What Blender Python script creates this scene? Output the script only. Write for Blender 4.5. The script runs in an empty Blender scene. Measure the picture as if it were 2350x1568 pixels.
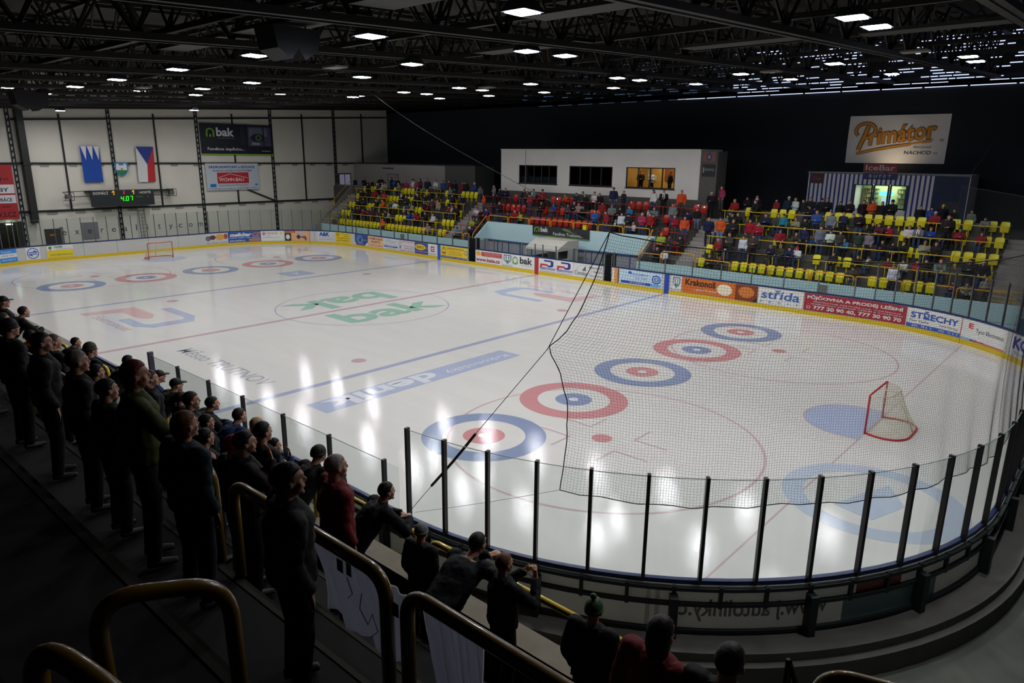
import bpy, bmesh, math, random
import numpy as np
from mathutils import Vector, Matrix, noise
random.seed(7)
PI = math.pi
C = bpy.context.scene.collection
SC = bpy.context.scene

# ---------------------------------------------------------------- camera, world, exposure
def setup_camera():
    cam = bpy.data.cameras.new('camera')
    cam.sensor_fit = 'HORIZONTAL'; cam.sensor_width = 36.0
    cam.lens = 36.0 * 1619.516 / 2350.0
    cam.clip_start = 0.05; cam.clip_end = 400
    o = bpy.data.objects.new('camera', cam); C.objects.link(o)
    yaw, pitch, roll = math.radians(131.60523), math.radians(14.71242), math.radians(0.58271)
    f = Vector((math.cos(pitch)*math.cos(yaw), math.cos(pitch)*math.sin(yaw), -math.sin(pitch)))
    r = f.cross(Vector((0, 0, 1))).normalized(); u = r.cross(f)
    c, s = math.cos(roll), math.sin(roll)
    r2 = c*r + s*u; u2 = -s*r + c*u
    m = Matrix((r2, u2, -f)).transposed().to_4x4()
    m.translation = Vector((30.99281, -22.74163, 7.94385))
    o.matrix_world = m
    SC.camera = o
setup_camera()
W = bpy.data.worlds.new('world'); SC.world = W; W.use_nodes = True
W.node_tree.nodes['Background'].inputs[0].default_value = (0.30, 0.36, 0.5, 1)
W.node_tree.nodes['Background'].inputs[1].default_value = 0.02
SC.view_settings.view_transform = 'Standard'
SC.view_settings.look = 'None'
SC.view_settings.gamma = 1.0
SC.view_settings.use_curve_mapping = False
SC.view_settings.exposure = 0.0
SC.cycles.max_bounces = 6
SC.cycles.diffuse_bounces = 2
SC.cycles.glossy_bounces = 2
SC.cycles.transparent_max_bounces = 16
SC.cycles.sample_clamp_indirect = 3.0
SC.cycles.use_adaptive_sampling = True
SC.cycles.adaptive_threshold = 0.025
SC.cycles.caustics_reflective = False
SC.cycles.caustics_refractive = False
LAMP_GLOW = 40.0        # radiance of a lamp's glass
LAMP_POWER = 116.0       # watts of each lamp's beam

# ---------------------------------------------------------------- materials
def lin(c):
    def f(v):
        v /= 255.0
        return v/12.92 if v <= 0.04045 else ((v+0.055)/1.055)**2.4
    return (f(c[0]), f(c[1]), f(c[2]), 1.0)
MATS = {}
def mat(name, rgb, rough=0.6, metal=0.0, var=0.12, scale=6.0, bump=0.0, spec=0.5, coat=0.0, emit=0.0, stretch=None):
    """procedural material: base colour broken up by noise"""
    if name in MATS: return MATS[name]
    m = bpy.data.materials.new(name); m.use_nodes = True
    nt = m.node_tree; b = nt.nodes['Principled BSDF']
    b.inputs['Roughness'].default_value = rough
    b.inputs['Metallic'].default_value = metal
    b.inputs['Specular IOR Level'].default_value = spec
    b.inputs['Coat Weight'].default_value = coat
    tc = nt.nodes.new('ShaderNodeTexCoord'); nz = nt.nodes.new('ShaderNodeTexNoise')
    nz.inputs['Scale'].default_value = scale; nz.inputs['Detail'].default_value = 4
    if stretch:
        mp = nt.nodes.new('ShaderNodeMapping'); mp.inputs['Scale'].default_value = stretch
        nt.links.new(tc.outputs['Object'], mp.inputs[0]); nt.links.new(mp.outputs[0], nz.inputs['Vector'])
    else:
        nt.links.new(tc.outputs['Object'], nz.inputs['Vector'])
    col = lin(rgb)
    mx = nt.nodes.new('ShaderNodeMix'); mx.data_type = 'RGBA'
    mx.inputs[6].default_value = tuple(min(1, v*(1+var)) for v in col[:3]) + (1,)
    mx.inputs[7].default_value = tuple(v*(1-var) for v in col[:3]) + (1,)
    nt.links.new(nz.outputs['Fac'], mx.inputs[0])
    nt.links.new(mx.outputs[2], b.inputs['Base Color'])
    if bump:
        bp = nt.nodes.new('ShaderNodeBump'); bp.inputs['Strength'].default_value = bump
        nt.links.new(nz.outputs['Fac'], bp.inputs['Height']); nt.links.new(bp.outputs[0], b.inputs['Normal'])
    if emit:
        nt.links.new(mx.outputs[2], b.inputs['Emission Color']); b.inputs['Emission Strength'].default_value = emit
    MATS[name] = m
    return m
def print_mat(rgb, rough=0.45):
    return mat('print_%02x%02x%02x' % tuple(rgb), rgb, rough, var=0.05)
def objcol_mat(name, rough=0.8, var=0.25, scale=9.0, plaid=False):
    m = bpy.data.materials.new(name); m.use_nodes = True
    nt = m.node_tree; b = nt.nodes['Principled BSDF']
    b.inputs['Roughness'].default_value = rough; b.inputs['Specular IOR Level'].default_value = 0.25
    oi = nt.nodes.new('ShaderNodeObjectInfo'); nz = nt.nodes.new('ShaderNodeTexNoise')
    nz.inputs['Scale'].default_value = scale; nz.inputs['Detail'].default_value = 3
    tc = nt.nodes.new('ShaderNodeTexCoord'); nt.links.new(tc.outputs['Object'], nz.inputs['Vector'])
    mr = nt.nodes.new('ShaderNodeMapRange'); mr.inputs[3].default_value = 1-var; mr.inputs[4].default_value = 1+var
    nt.links.new(nz.outputs['Fac'], mr.inputs[0])
    vm = nt.nodes.new('ShaderNodeVectorMath'); vm.operation = 'SCALE'
    nt.links.new(oi.outputs['Color'], vm.inputs[0]); nt.links.new(mr.outputs[0], vm.inputs['Scale'])
    nt.links.new(vm.outputs[0], b.inputs['Base Color'])
    bp = nt.nodes.new('ShaderNodeBump'); bp.inputs['Strength'].default_value = 0.25; bp.inputs['Distance'].default_value = 0.03
    nt.links.new(nz.outputs['Fac'], bp.inputs['Height']); nt.links.new(bp.outputs[0], b.inputs['Normal'])
    MATS[name] = m
    return m
def emit_mat(name, rgb, strength):
    if name in MATS: return MATS[name]
    m = bpy.data.materials.new(name); m.use_nodes = True; nt = m.node_tree; nt.nodes.clear()
    e = nt.nodes.new('ShaderNodeEmission'); e.inputs[0].default_value = lin(rgb); e.inputs[1].default_value = strength
    o = nt.nodes.new('ShaderNodeOutputMaterial'); nt.links.new(e.outputs[0], o.inputs[0])
    MATS[name] = m
    return m
def ice_mat(name, rgb):
    """the ice itself and the paint lying just under its surface share this glossy finish"""
    if name in MATS: return MATS[name]
    m = bpy.data.materials.new(name); m.use_nodes = True; nt = m.node_tree; b = nt.nodes['Principled BSDF']
    geo = nt.nodes.new('ShaderNodeNewGeometry')
    mp = nt.nodes.new('ShaderNodeMapping'); mp.inputs['Scale'].default_value = (0.22, 1.4, 1)
    nt.links.new(geo.outputs['Position'], mp.inputs[0])
    nz = nt.nodes.new('ShaderNodeTexNoise'); nz.inputs['Scale'].default_value = 1.0; nz.inputs['Detail'].default_value = 6
    nz.inputs['Roughness'].default_value = 0.6
    nt.links.new(mp.outputs[0], nz.inputs['Vector'])
    col = tuple(v*0.80 for v in lin(rgb)[:3])+(1,)
    mx = nt.nodes.new('ShaderNodeMix'); mx.data_type = 'RGBA'
    mx.inputs[6].default_value = tuple(v*0.90 for v in col[:3]) + (1,)
    mx.inputs[7].default_value = tuple(min(1, v*1.05) for v in col[:3]) + (1,)
    nt.links.new(nz.outputs['Fac'], mx.inputs[0]); nt.links.new(mx.outputs[2], b.inputs['Base Color'])
    # roughness patches: wet film against scraped ice
    n2 = nt.nodes.new('ShaderNodeTexNoise'); n2.inputs['Scale'].default_value = 0.45; n2.inputs['Detail'].default_value = 5
    nt.links.new(geo.outputs['Position'], n2.inputs['Vector'])
    r = nt.nodes.new('ShaderNodeMapRange'); r.inputs[1].default_value = 0.35; r.inputs[2].default_value = 0.65
    r.inputs[3].default_value = 0.035; r.inputs[4].default_value = 0.085
    nt.links.new(n2.outputs['Fac'], r.inputs[0]); nt.links.new(r.outputs[0], b.inputs['Roughness'])
    b.inputs['IOR'].default_value = 1.31
    n3 = nt.nodes.new('ShaderNodeTexNoise'); n3.inputs['Scale'].default_value = 20.0; n3.inputs['Detail'].default_value = 8
    n3.inputs['Roughness'].default_value = 0.7
    nt.links.new(geo.outputs['Position'], n3.inputs['Vector'])
    bp = nt.nodes.new('ShaderNodeBump'); bp.inputs['Strength'].default_value = 0.24; bp.inputs['Distance'].default_value = 0.0035
    nt.links.new(n3.outputs['Fac'], bp.inputs['Height']); nt.links.new(bp.outputs[0], b.inputs['Normal'])
    MATS[name] = m
    return m
def plastic_mat(name, rgb):
    """milky board plastic that lets a little light through"""
    m = mat(name, rgb, 0.35, var=0.05, scale=1.5); nt = m.node_tree; b = nt.nodes['Principled BSDF']
    t = nt.nodes.new('ShaderNodeBsdfTranslucent'); t.inputs[0].default_value = lin(rgb)
    mx = nt.nodes.new('ShaderNodeMixShader'); mx.inputs[0].default_value = 0.24
    o = [n for n in nt.nodes if n.type == 'OUTPUT_MATERIAL'][0]
    nt.links.new(b.outputs[0], mx.inputs[1]); nt.links.new(t.outputs[0], mx.inputs[2]); nt.links.new(mx.outputs[0], o.inputs[0])
    return m
def glass_mat(name, tint, refl=0.06):
    m = bpy.data.materials.new(name); m.use_nodes = True; nt = m.node_tree; nt.nodes.clear()
    t = nt.nodes.new('ShaderNodeBsdfTransparent'); g = nt.nodes.new('ShaderNodeBsdfGlossy')
    nz = nt.nodes.new('ShaderNodeTexNoise'); nz.inputs['Scale'].default_value = 3.0
    mx0 = nt.nodes.new('ShaderNodeMix'); mx0.data_type = 'RGBA'
    mx0.inputs[6].default_value = tint + (1,); mx0.inputs[7].default_value = tuple(v*0.96 for v in tint) + (1,)
    nt.links.new(nz.outputs['Fac'], mx0.inputs[0]); nt.links.new(mx0.outputs[2], t.inputs[0])
    g.inputs['Roughness'].default_value = 0.05; g.inputs[0].default_value = (0.8, 0.85, 0.85, 1)
    fr = nt.nodes.new('ShaderNodeLayerWeight'); fr.inputs[0].default_value = 0.12
    ma = nt.nodes.new('ShaderNodeMath'); ma.operation = 'MULTIPLY'; ma.inputs[1].default_value = 0.28
    nt.links.new(fr.outputs['Fresnel'], ma.inputs[0])
    mx = nt.nodes.new('ShaderNodeMixShader'); nt.links.new(ma.outputs[0], mx.inputs[0])
    nt.links.new(t.outputs[0], mx.inputs[1]); nt.links.new(g.outputs[0], mx.inputs[2])
    o = nt.nodes.new('ShaderNodeOutputMaterial'); nt.links.new(mx.outputs[0], o.inputs[0])
    MATS[name] = m
    return m

# ---------------------------------------------------------------- object helpers
def tag(o, label=None, cat=None, group=None, kind=None):
    if label: o['label'] = label
    if cat: o['category'] = cat
    if group: o['group'] = group
    if kind: o['kind'] = kind
    return o
def empty(name, label=None, cat=None, loc=(0, 0, 0), rotz=0, group=None, kind=None):
    o = bpy.data.objects.new(name, None); C.objects.link(o); o.empty_display_size = 0.2
    o.location = loc; o.rotation_euler = (0, 0, rotz)
    return tag(o, label, cat, group, kind)
def link_mesh(name, me, parent=None, loc=None, rot=None):
    o = bpy.data.objects.new(name, me); C.objects.link(o)
    if parent: o.parent = parent
    if loc is not None: o.location = loc
    if rot is not None: o.rotation_euler = rot
    return o
class MB:
    def __init__(s): s.v = []; s.f = []; s.m = []
    def add(s, vs, fs, mi=0):
        n = len(s.v); s.v += [tuple(v) for v in vs]; s.f += [tuple(i+n for i in f) for f in fs]; s.m += [mi]*len(fs); return s
    def box(s, a, b, mi=0, M=None):
        x0, y0, z0 = a; x1, y1, z1 = b
        vs = [(x0, y0, z0), (x1, y0, z0), (x1, y1, z0), (x0, y1, z0), (x0, y0, z1), (x1, y0, z1), (x1, y1, z1), (x0, y1, z1)]
        if M is not None: vs = [M @ Vector(v) for v in vs]
        return s.add(vs, [(0, 3, 2, 1), (4, 5, 6, 7), (0, 1, 5, 4), (1, 2, 6, 5), (2, 3, 7, 6), (3, 0, 4, 7)], mi)
    def bar(s, p, q, w, h=None, mi=0):
        """square bar from p to q"""
        h = h or w; p = Vector(p); q = Vector(q); d = (q-p).normalized()
        up = Vector((0, 0, 1)) if abs(d.z) < 0.95 else Vector((0, 1, 0))
        r = d.cross(up).normalized(); u = r.cross(d)
        vs = [e + r*a*w/2 + u*b*h/2 for e in (p, q) for a, b in ((-1, -1), (1, -1), (1, 1), (-1, 1))]
        return s.add(vs, [(0, 1, 2, 3), (7, 6, 5, 4), (0, 4, 5, 1), (1, 5, 6, 2), (2, 6, 7, 3), (3, 7, 4, 0)], mi)
    def tube(s, pts, r, seg=8, mi=0, caps=True, flat=None):
        """round tube through pts; r a number or one per point (or pairs)"""
        pts = [Vector(p) for p in pts]; n = len(pts)
        rs = r if isinstance(r, (list, tuple)) else [r]*n
        vs = []; prev = None
        for i, p in enumerate(pts):
            d = (pts[min(i+1, n-1)] - pts[max(i-1, 0)]).normalized()
            if prev is None:
                a = Vector((1, 0, 0)) if abs(d.x) < 0.9 else Vector((0, 1, 0))
                u = (a - d*a.dot(d)).normalized()
            else:
                u = (prev - d*prev.dot(d)).normalized()
            prev = u; w = d.cross(u)
            ra, rb = rs[i] if isinstance(rs[i], (list, tuple)) else (rs[i], rs[i])
            for k in range(seg):
                t = 2*PI*k/seg; vs.append(p + u*math.cos(t)*ra + w*math.sin(t)*rb)
        fs = [(i*seg+k, i*seg+(k+1) % seg, (i+1)*seg+(k+1) % seg, (i+1)*seg+k) for i in range(n-1) for k in range(seg)]
        if caps: fs += [tuple(range(seg-1, -1, -1)), tuple((n-1)*seg+k for k in range(seg))]
        return s.add(vs, fs, mi)
    def ball(s, c, r, mi=0, seg=12, rings=8, M=None):
        rx, ry, rz = r if isinstance(r, (tuple, list)) else (r, r, r); c = Vector(c)
        vs = [Vector((0, 0, rz))]
        for i in range(1, rings):
            a = PI*i/rings
            for k in range(seg):
                t = 2*PI*k/seg; vs.append(Vector((rx*math.sin(a)*math.cos(t), ry*math.sin(a)*math.sin(t), rz*math.cos(a))))
        vs.append(Vector((0, 0, -rz)))
        if M is not None: vs = [M @ v for v in vs]
        vs = [v+c for v in vs]; L = len(vs)-1
        fs = [(0, 1+k, 1+(k+1) % seg) for k in range(seg)]
        for i in range(rings-2):
            b = 1+i*seg
            fs += [(b+k, b+seg+k, b+seg+(k+1) % seg, b+(k+1) % seg) for k in range(seg)]
        b = 1+(rings-2)*seg; fs += [(L, b+(k+1) % seg, b+k) for k in range(seg)]
        return s.add(vs, fs, mi)
    def prism(s, pts, fn, t0, t1, mi=0):
        """polygon pts (2-D) swept between depths t0 and t1 by fn(x, y, t)"""
        n = len(pts)
        vs = [fn(x, y, t0) for x, y in pts] + [fn(x, y, t1) for x, y in pts]
        return s.add(vs, [tuple(range(n-1, -1, -1)), tuple(range(n, 2*n))] + [(i, (i+1) % n, n+(i+1) % n, n+i) for i in range(n)], mi)
    def mesh(s, name, mats, smooth=False):
        me = bpy.data.meshes.new(name); me.from_pydata([tuple(v) for v in s.v], [], s.f)
        for m in (mats if isinstance(mats, (list, tuple)) else [mats]): me.materials.append(m)
        if len(set(s.m)) > 1: me.polygons.foreach_set('material_index', s.m)
        if smooth: me.polygons.foreach_set('use_smooth', [True]*len(me.polygons))
        me.update(); return me
    def build(s, name, mats, parent=None, smooth=False, loc=None, rot=None):
        return link_mesh(name, s.mesh(name, mats, smooth), parent, loc, rot)
def copy_tree(o, parent=None):
    c = o.copy(); C.objects.link(c)
    if parent: c.parent = parent
    for ch in list(o.children): copy_tree(ch, c)
    return c
def arcpts(pts, r, n=5):
    """round the corners of a polyline"""
    pts = [Vector(p) for p in pts]; out = [pts[0]]
    for i in range(1, len(pts)-1):
        a = (pts[i-1]-pts[i]).normalized(); b = (pts[i+1]-pts[i]).normalized()
        p, q = pts[i]+a*r, pts[i]+b*r
        for k in range(n+1):
            t = k/n; out.append(p*(1-t)**2 + pts[i]*2*t*(1-t) + q*t*t)
    out.append(pts[-1]); return out
TEXTS = {}
def text_geo(txt, bold=0.0):
    """flat outline mesh of a line of writing, normalised to its own bounding box"""
    key = (txt, bold)
    if key in TEXTS: return TEXTS[key]
    cu = bpy.data.curves.new('t', 'FONT'); cu.body = txt; cu.size = 1; cu.offset = bold; cu.resolution_u = 3
    o = bpy.data.objects.new('t', cu); C.objects.link(o)
    dg = bpy.context.evaluated_depsgraph_get(); dg.update()
    me = bpy.data.meshes.new_from_object(o.evaluated_get(dg))
    V = [v.co.copy() for v in me.vertices]; F = [tuple(p.vertices) for p in me.polygons]
    bpy.data.objects.remove(o); bpy.data.meshes.remove(me); bpy.data.curves.remove(cu)
    x0 = min(v.x for v in V); x1 = max(v.x for v in V); y0 = min(v.y for v in V); y1 = max(v.y for v in V)
    P = [((v.x-x0)/(x1-x0), (v.y-y0)/(y1-y0)) for v in V]
    TEXTS[key] = (P, F, (x1-x0)/(y1-y0)); return TEXTS[key]
def put_text(txt, rect, fn, m, name='lettering', parent=None, t=0.006, bold=0.0, italic=0.0, label=None, arc=0.0):
    """writing fitted in rect (x0,x1,y0,y1) of the surface fn(x, y, t)"""
    P, F, _ = text_geo(txt, bold)
    x0, x1, y0, y1 = rect
    mb = MB()
    mb.add([fn(x0+(x1-x0)*a+italic*(y1-y0)*b, y0+(y1-y0)*b+arc*4*a*(1-a), t) for a, b in P], F)
    o = mb.build(name, m, parent)
    if label: o['label'] = label
    return o
def skew(o, k): return o

# ---------------------------------------------------------------- the rink outline
HL, HW, RC = 29.7, 14.85, 8.5
ST, SD, AR = 2*(HL-RC), 2*(HW-RC), PI*RC/2
TOT = 2*ST+2*SD+4*AR
def per(s, o=0.0):
    """point on the rink's edge, s metres clockwise from the middle of the far side, o metres outwards"""
    s = s % TOT; hx, hy = HL-RC, HW-RC
    def a(s, cx, cy, a0):
        t = a0-s/RC; return (cx+(RC+o)*math.cos(t), cy+(RC+o)*math.sin(t))
    if s < hx: return (s, HW+o)
    s -= hx
    if s < AR: return a(s, hx, hy, PI/2)
    s -= AR
    if s < SD: return (HL+o, hy-s)
    s -= SD
    if s < AR: return a(s, hx, -hy, 0)
    s -= AR
    if s < ST: return (hx-s, -HW-o)
    s -= ST
    if s < AR: return a(s, -hx, -hy, -PI/2)
    s -= AR
    if s < SD: return (-HL-o, -hy+s)
    s -= SD
    if s < AR: return a(s, -hx, hy, PI)
    s -= AR
    return (-hx+s, HW+o)
def bfn(s, z, t):                      # surface of the boards, t metres towards the ice
    x, y = per(s, -t); return (x, y, z)
def strip(mb, s0, s1, o0, o1, z0, z1, step=0.45, mi=0):
    """solid band along the rink's edge between offsets o0..o1 and heights z0..z1"""
    n = max(1, int(math.ceil((s1-s0)/step))); vs = []; fs = []
    for i in range(n+1):
        s = s0+(s1-s0)*i/n; a = per(s, o0); b = per(s, o1)
        vs += [(a[0], a[1], z0), (b[0], b[1], z0), (b[0], b[1], z1), (a[0], a[1], z1)]
    for i in range(n):
        k = 4*i
        for j in range(4): fs.append((k+j, k+(j+1) % 4, k+4+(j+1) % 4, k+4+j))
    fs += [(3, 2, 1, 0), (4*n, 4*n+1, 4*n+2, 4*n+3)]
    return mb.add(vs, fs, mi)

# ---------------------------------------------------------------- materials used in many places
concrete = mat('concrete', (92, 91, 87), 0.9, var=0.3, scale=1.6, bump=0.2)
dark_conc = mat('stand_concrete', (84, 82, 78), 0.9, var=0.35, scale=1.2, bump=0.2)
floor_mat = mat('floor_concrete', (86, 91, 82), 0.75, var=0.6, scale=1.1, bump=0.15)
white_board = plastic_mat('white_plastic_board', (216, 216, 212))
yellow_kick = mat('yellow_plastic', (212, 182, 20), 0.4, var=0.1)
blue_cap = mat('blue_cap_plastic', (18, 40, 92), 0.4, var=0.12)
steel_dk = mat('dark_steel', (38, 46, 48), 0.5, 0.4, var=0.2)
grey_post = mat('grey_post', (104, 106, 112), 0.4, 0.3, var=0.2)
steel_post = mat('post_steel', (44, 42, 46), 0.4, 0.5, var=0.2)
black_iron = mat('black_iron', (20, 21, 23), 0.6, 0.2, var=0.3)
ltblue = mat('light_blue_paint', (188, 220, 226), 0.6, var=0.06, scale=1.2)
yellow_rail = mat('yellow_enamel', (208, 176, 14), 0.3, var=0.15, scale=14, bump=0.1, coat=0.4)
orange_rail = mat('orange_yellow_enamel', (226, 158, 20), 0.3, var=0.12, coat=0.3)
red_rail = mat('red_enamel', (150, 22, 26), 0.4, var=0.15)
white_wall = mat('white_plaster', (226, 222, 216), 0.85, var=0.07, scale=0.9)
pane_mat = glass_mat('rink_glass', (0.945, 0.968, 0.964))
wire_mat = mat('black_twine', (16, 17, 20), 0.8, var=0.2)
rope_mat = mat('grey_rope', (40, 42, 44), 0.8, var=0.2)

# ---------------------------------------------------------------- ice
def outline(o=0.0, step=0.45):
    n = int(TOT/step); return [per(TOT*i/n, o) for i in range(n)]
ICE = ice_mat('ice', (232, 230, 225))
mb = MB(); pts = outline(0.03); mb.prism(pts, lambda x, y, t: (x, y, t), 0.0, -0.2)
o = mb.build('ice_rink_floor', ICE); tag(o, 'glossy white ice of the hockey rink with painted lines', 'ice', kind='structure')
LZ = [0.002]
def mark(name, label, cat='ice marking'):
    e = empty(name, label, cat, kind='structure'); return e
def flat(x, y, t): return (x, y, t)
def ring(mb, cx, cy, r0, r1, z, a0=0, a1=2*PI, n=64):
    full = abs(a1-a0-2*PI) < 1e-6
    vs = []
    for i in range(n+1):
        a = a0+(a1-a0)*i/n
        vs += [(cx+r0*math.cos(a), cy+r0*math.sin(a), z), (cx+r1*math.cos(a), cy+r1*math.sin(a), z)]
    return mb.add(vs, [(2*i, 2*i+1, 2*i+3, 2*i+2) for i in range(n)])
I_BLUE = ice_mat('ice_paint_blue', (150, 163, 194)); I_RED = ice_mat('ice_paint_red', (216, 154, 156))
I_FBLUE = ice_mat('ice_paint_pale_blue', (188, 197, 222)); I_LRED = ice_mat('ice_paint_pale_red', (214, 188, 190))
I_LBLUE = ice_mat('ice_paint_line_blue', (180, 184, 210)); I_GREEN = ice_mat('ice_paint_green', (168, 206, 186))
I_GREY = ice_mat('ice_paint_grey', (186, 188, 194)); I_WHITE = ice_mat('ice_paint_white', (232, 234, 238))
I_CREASE = ice_mat('ice_paint_crease', (186, 199, 228)); I_LINER = ice_mat('ice_paint_line_red', (208, 180, 186)); I_GHOST = ice_mat('ice_paint_ghost_blue', (200, 210, 226))
I_PRED = ice_mat('ice_paint_logo_red', (230, 190, 190)); I_FAINTR = ice_mat('ice_paint_faint_red', (214, 196, 200))
def house(cx, cy, outer, inner, lab):
    t = mark('curling_house', lab)
    for r0, r1, m, nm in ((1.22, 1.83, outer, 'outer_ring'), (0.17, 0.62, inner, 'inner_ring'), (0, 0.17, I_WHITE, 'button')):
        b = MB(); ring(b, cx, cy, r0, r1, 0.004); b.build(nm, m, t)
rowpos = ['nearest the camera side boards', 'second from the camera side boards', 'in the middle of its row of five', 'second from the far side boards', 'nearest the far side boards']
for i in range(5):
    cy = -0.065+(i-2)*4.368
    bl = i % 2 == 0
    house(17.548, cy, I_BLUE if bl else I_RED, I_RED if bl else I_BLUE, '%s ring target painted in the near zone, %s' % ('blue' if bl else 'red', rowpos[i]))
    house(-17.467, cy, I_BLUE if bl else I_RED, I_RED if bl else I_BLUE, '%s ring target painted in the far zone, %s' % ('blue' if bl else 'red', rowpos[i]))
def line_x(x, w, m, nm, lab, yy=HW, z=0.002):
    b = MB(); b.add([(x-w/2, -yy, z), (x+w/2, -yy, z), (x+w/2, yy, z), (x-w/2, yy, z)], [(0, 1, 2, 3)])
    o = b.build(nm, m); tag(o, lab, 'ice line', kind='structure')
line_x(0, 0.3, I_LINER, 'centre_line', 'red line across the middle of the ice')
line_x(10.0, 0.3, I_LBLUE, 'blue_line', 'blue line across the ice on the side of the near goal')
line_x(-10.0, 0.3, I_LBLUE, 'blue_line', 'blue line across the ice on the side of the far goal')
line_x(25.78, 0.05, I_LRED, 'goal_line', 'thin red goal line under the near goal', 14.0)
line_x(-25.78, 0.05, I_LRED, 'goal_line', 'thin red goal line under the far goal', 14.0)
b = MB(); ring(b, 0, 0, 4.56, 4.62, 0.003, n=96); tag(b.build('centre_circle', I_LBLUE), 'thin blue circle around the middle of the ice', 'ice line', kind='structure')
for sx in (1, -1):
    zone = 'near' if sx > 0 else 'far'
    for sy in (1, -1):
        side = 'far side boards' if sy > 0 else 'camera side boards'
        t = mark('face_off_circle', 'faint red face-off circle of the %s zone, beside the %s' % (zone, side))
        b = MB(); ring(b, sx*20.21, sy*6.6, 4.47, 4.55, 0.003, n=96); b.build('circle_line', I_LRED, t)
        b = MB(); ring(b, sx*20.21, sy*6.6, 0, 0.3, 0.005, n=32); b.build('spot', I_RED, t)
        b = MB()
        for ax in (1, -1):
            for ay in (1, -1):
                x, y = sx*20.21+ax*0.75, sy*6.6+ay*0.5
                b.add([(x, y, .005), (x+ax*1.1, y, .005), (x+ax*1.1, y+ay*.06, .005), (x, y+ay*.06, .005)], [(0, 1, 2, 3)])
                b.add([(x, y, .006), (x+ax*.06, y, .006), (x+ax*.06, y+ay*.9, .006), (x, y+ay*.9, .006)], [(0, 1, 2, 3)])
        b.build('hash_mark', I_LRED, t)
        b = MB(); ring(b, sx*8.5, sy*6.6, 0, 0.3, 0.003, n=32)
        tag(b.build('face_off_spot', I_LINER), 'red spot by the %s blue line, beside the %s' % (zone, side), 'ice marking', kind='structure')
    # crease
    b = MB(); n = 24; pts = [(sx*25.76, -1.55)]+[(sx*(25.2-1.45*math.cos(a)), 1.55*math.sin(a)) for a in [(-PI/2+PI*i/n) for i in range(n+1)]]+[(sx*25.76, 1.55)]
    b.add([(x, y, .003) for x, y in pts], [tuple(range(len(pts)))])
    t = mark('goal_crease', 'pale blue half-round crease before the %s goal' % zone); b.build('crease_paint', I_CREASE, t)
    b = MB()
    for (x0, y0), (x1, y1) in zip(pts[:-1], pts[1:]):
        b.bar((x0, y0, .0035), (x1, y1, .0035), .05, .003)
    b.build('crease_outline', I_LRED, t)
# writing and logos under the ice
t = mark('centre_logo', 'green word painted twice in the centre circle, once upside down')
put_text('bak', (-2.9, 3.3, .45, 3.0), lambda x, y, z: (3.55-y+0*x, x, z), I_GREEN, 'lettering', t, .004, .03)
put_text('bak', (-2.9, 3.3, .45, 3.0), lambda x, y, z: (-3.55+y, -x, z), I_GREEN, 'lettering', t, .004, .03)
t = mark('ice_banner', 'long blue strip with white words on the ice beside the near blue line')
b = MB(); b.add([(11.5, -10.9, .003), (12.65, -10.9, .003), (12.65, -1.55, .003), (11.5, -1.55, .003)], [(0, 1, 2, 3)]); b.build('blue_field', I_FBLUE, t)
put_text('deník', (5.7, 10.5, 11.6, 12.6), lambda x, y, z: (y, -x, z), I_WHITE, 'lettering', t, .005, .035)
put_text('Krkonošský', (1.9, 5.3, 11.95, 12.4), lambda x, y, z: (y, -x, z), I_WHITE, 'lettering', t, .005, .0)
t = mark('town_lettering', 'faint grey town name on the ice by the camera side boards')
put_text('Město TRUTNOV', (1.9, 8.6, -10.95, -10.2), lambda x, y, z: (x, y, z), I_GREY, 'lettering', t, .003, .01)
b = MB(); b.add([(-13.0, 2.35, .003), (-11.1, 2.35, .003), (-11.1, 4.3, .003), (-13.0, 4.3, .003)], [(0, 1, 2, 3)])
t = mark('ice_banner', 'small blue rectangle with a white mark on the ice beyond the far blue line'); b.build('blue_field', I_FBLUE, t)
b = MB(); b.add([(-12.4, 3.0, .005), (-11.7, 3.3, .005), (-12.4, 3.6, .005), (-12.25, 3.3, .005)], [(0, 1, 2, 3)]); b.build('white_mark', I_WHITE, t)
def plogo(lab, f):
    t = mark('ice_logo', lab)
    def poly(L, m, nm, z):
        b = MB(); b.add([f(x, y, z) for x, y in L], [tuple(range(len(L)))]); b.build(nm, m, t)
    for L, nm in (([(.3, 1), (.8, 1), (.8, .86), (.3, .86)], 'blue_bar'), ([(.8, 1), (1, .85), (1, .35), (.85, .2), (.82, .34), (.86, .4), (.86, .8), (.8, .86)], 'blue_bar'), ([(.5, .2), (.85, .2), (.82, .34), (.5, .34)], 'blue_bar')):
        poly(L, I_FBLUE, nm, .003)
    poly([(.05, .66), (.5, .66), (.62, .56), (.62, .48), (.5, .42), (.2, .42), (.2, .52), (.05, .52)], I_PRED, 'red_bar', .004)
    poly([(.05, .66), (.2, .66), (.2, .42), (.12, 0), (0, 0)], I_PRED, 'red_bar', .005)
    put_text('Elektromont', (.22, .95, .02, .17), lambda x, y, z: f(x, y, z), I_FAINTR, 'lettering', t, .004, .01)
plogo('big red and blue letter logo on the ice by the camera side boards', lambda x, y, z: (-8.6+5.7*x, -11.2+3.8*y, z))
plogo('big red and blue letter logo on the ice by the far side boards', lambda x, y, z: (7.8-5.7*x, 11.3-3.8*y, z))
t = mark('ice_logo', 'faint blue ring emblem on the ice in the near corner')
b = MB(); ring(b, 27.2, -5.3, 1.55, 2.05, .003); b.build('ring', I_GHOST, t)
b = MB(); b.add([(26.6, -6.2, .004), (27.5, -6.4, .004), (27.9, -5.2, .004), (27.3, -4.2, .004), (26.9, -5.2, .004)], [(0, 1, 2, 3, 4)]); b.build('emblem', I_GHOST, t)

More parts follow.
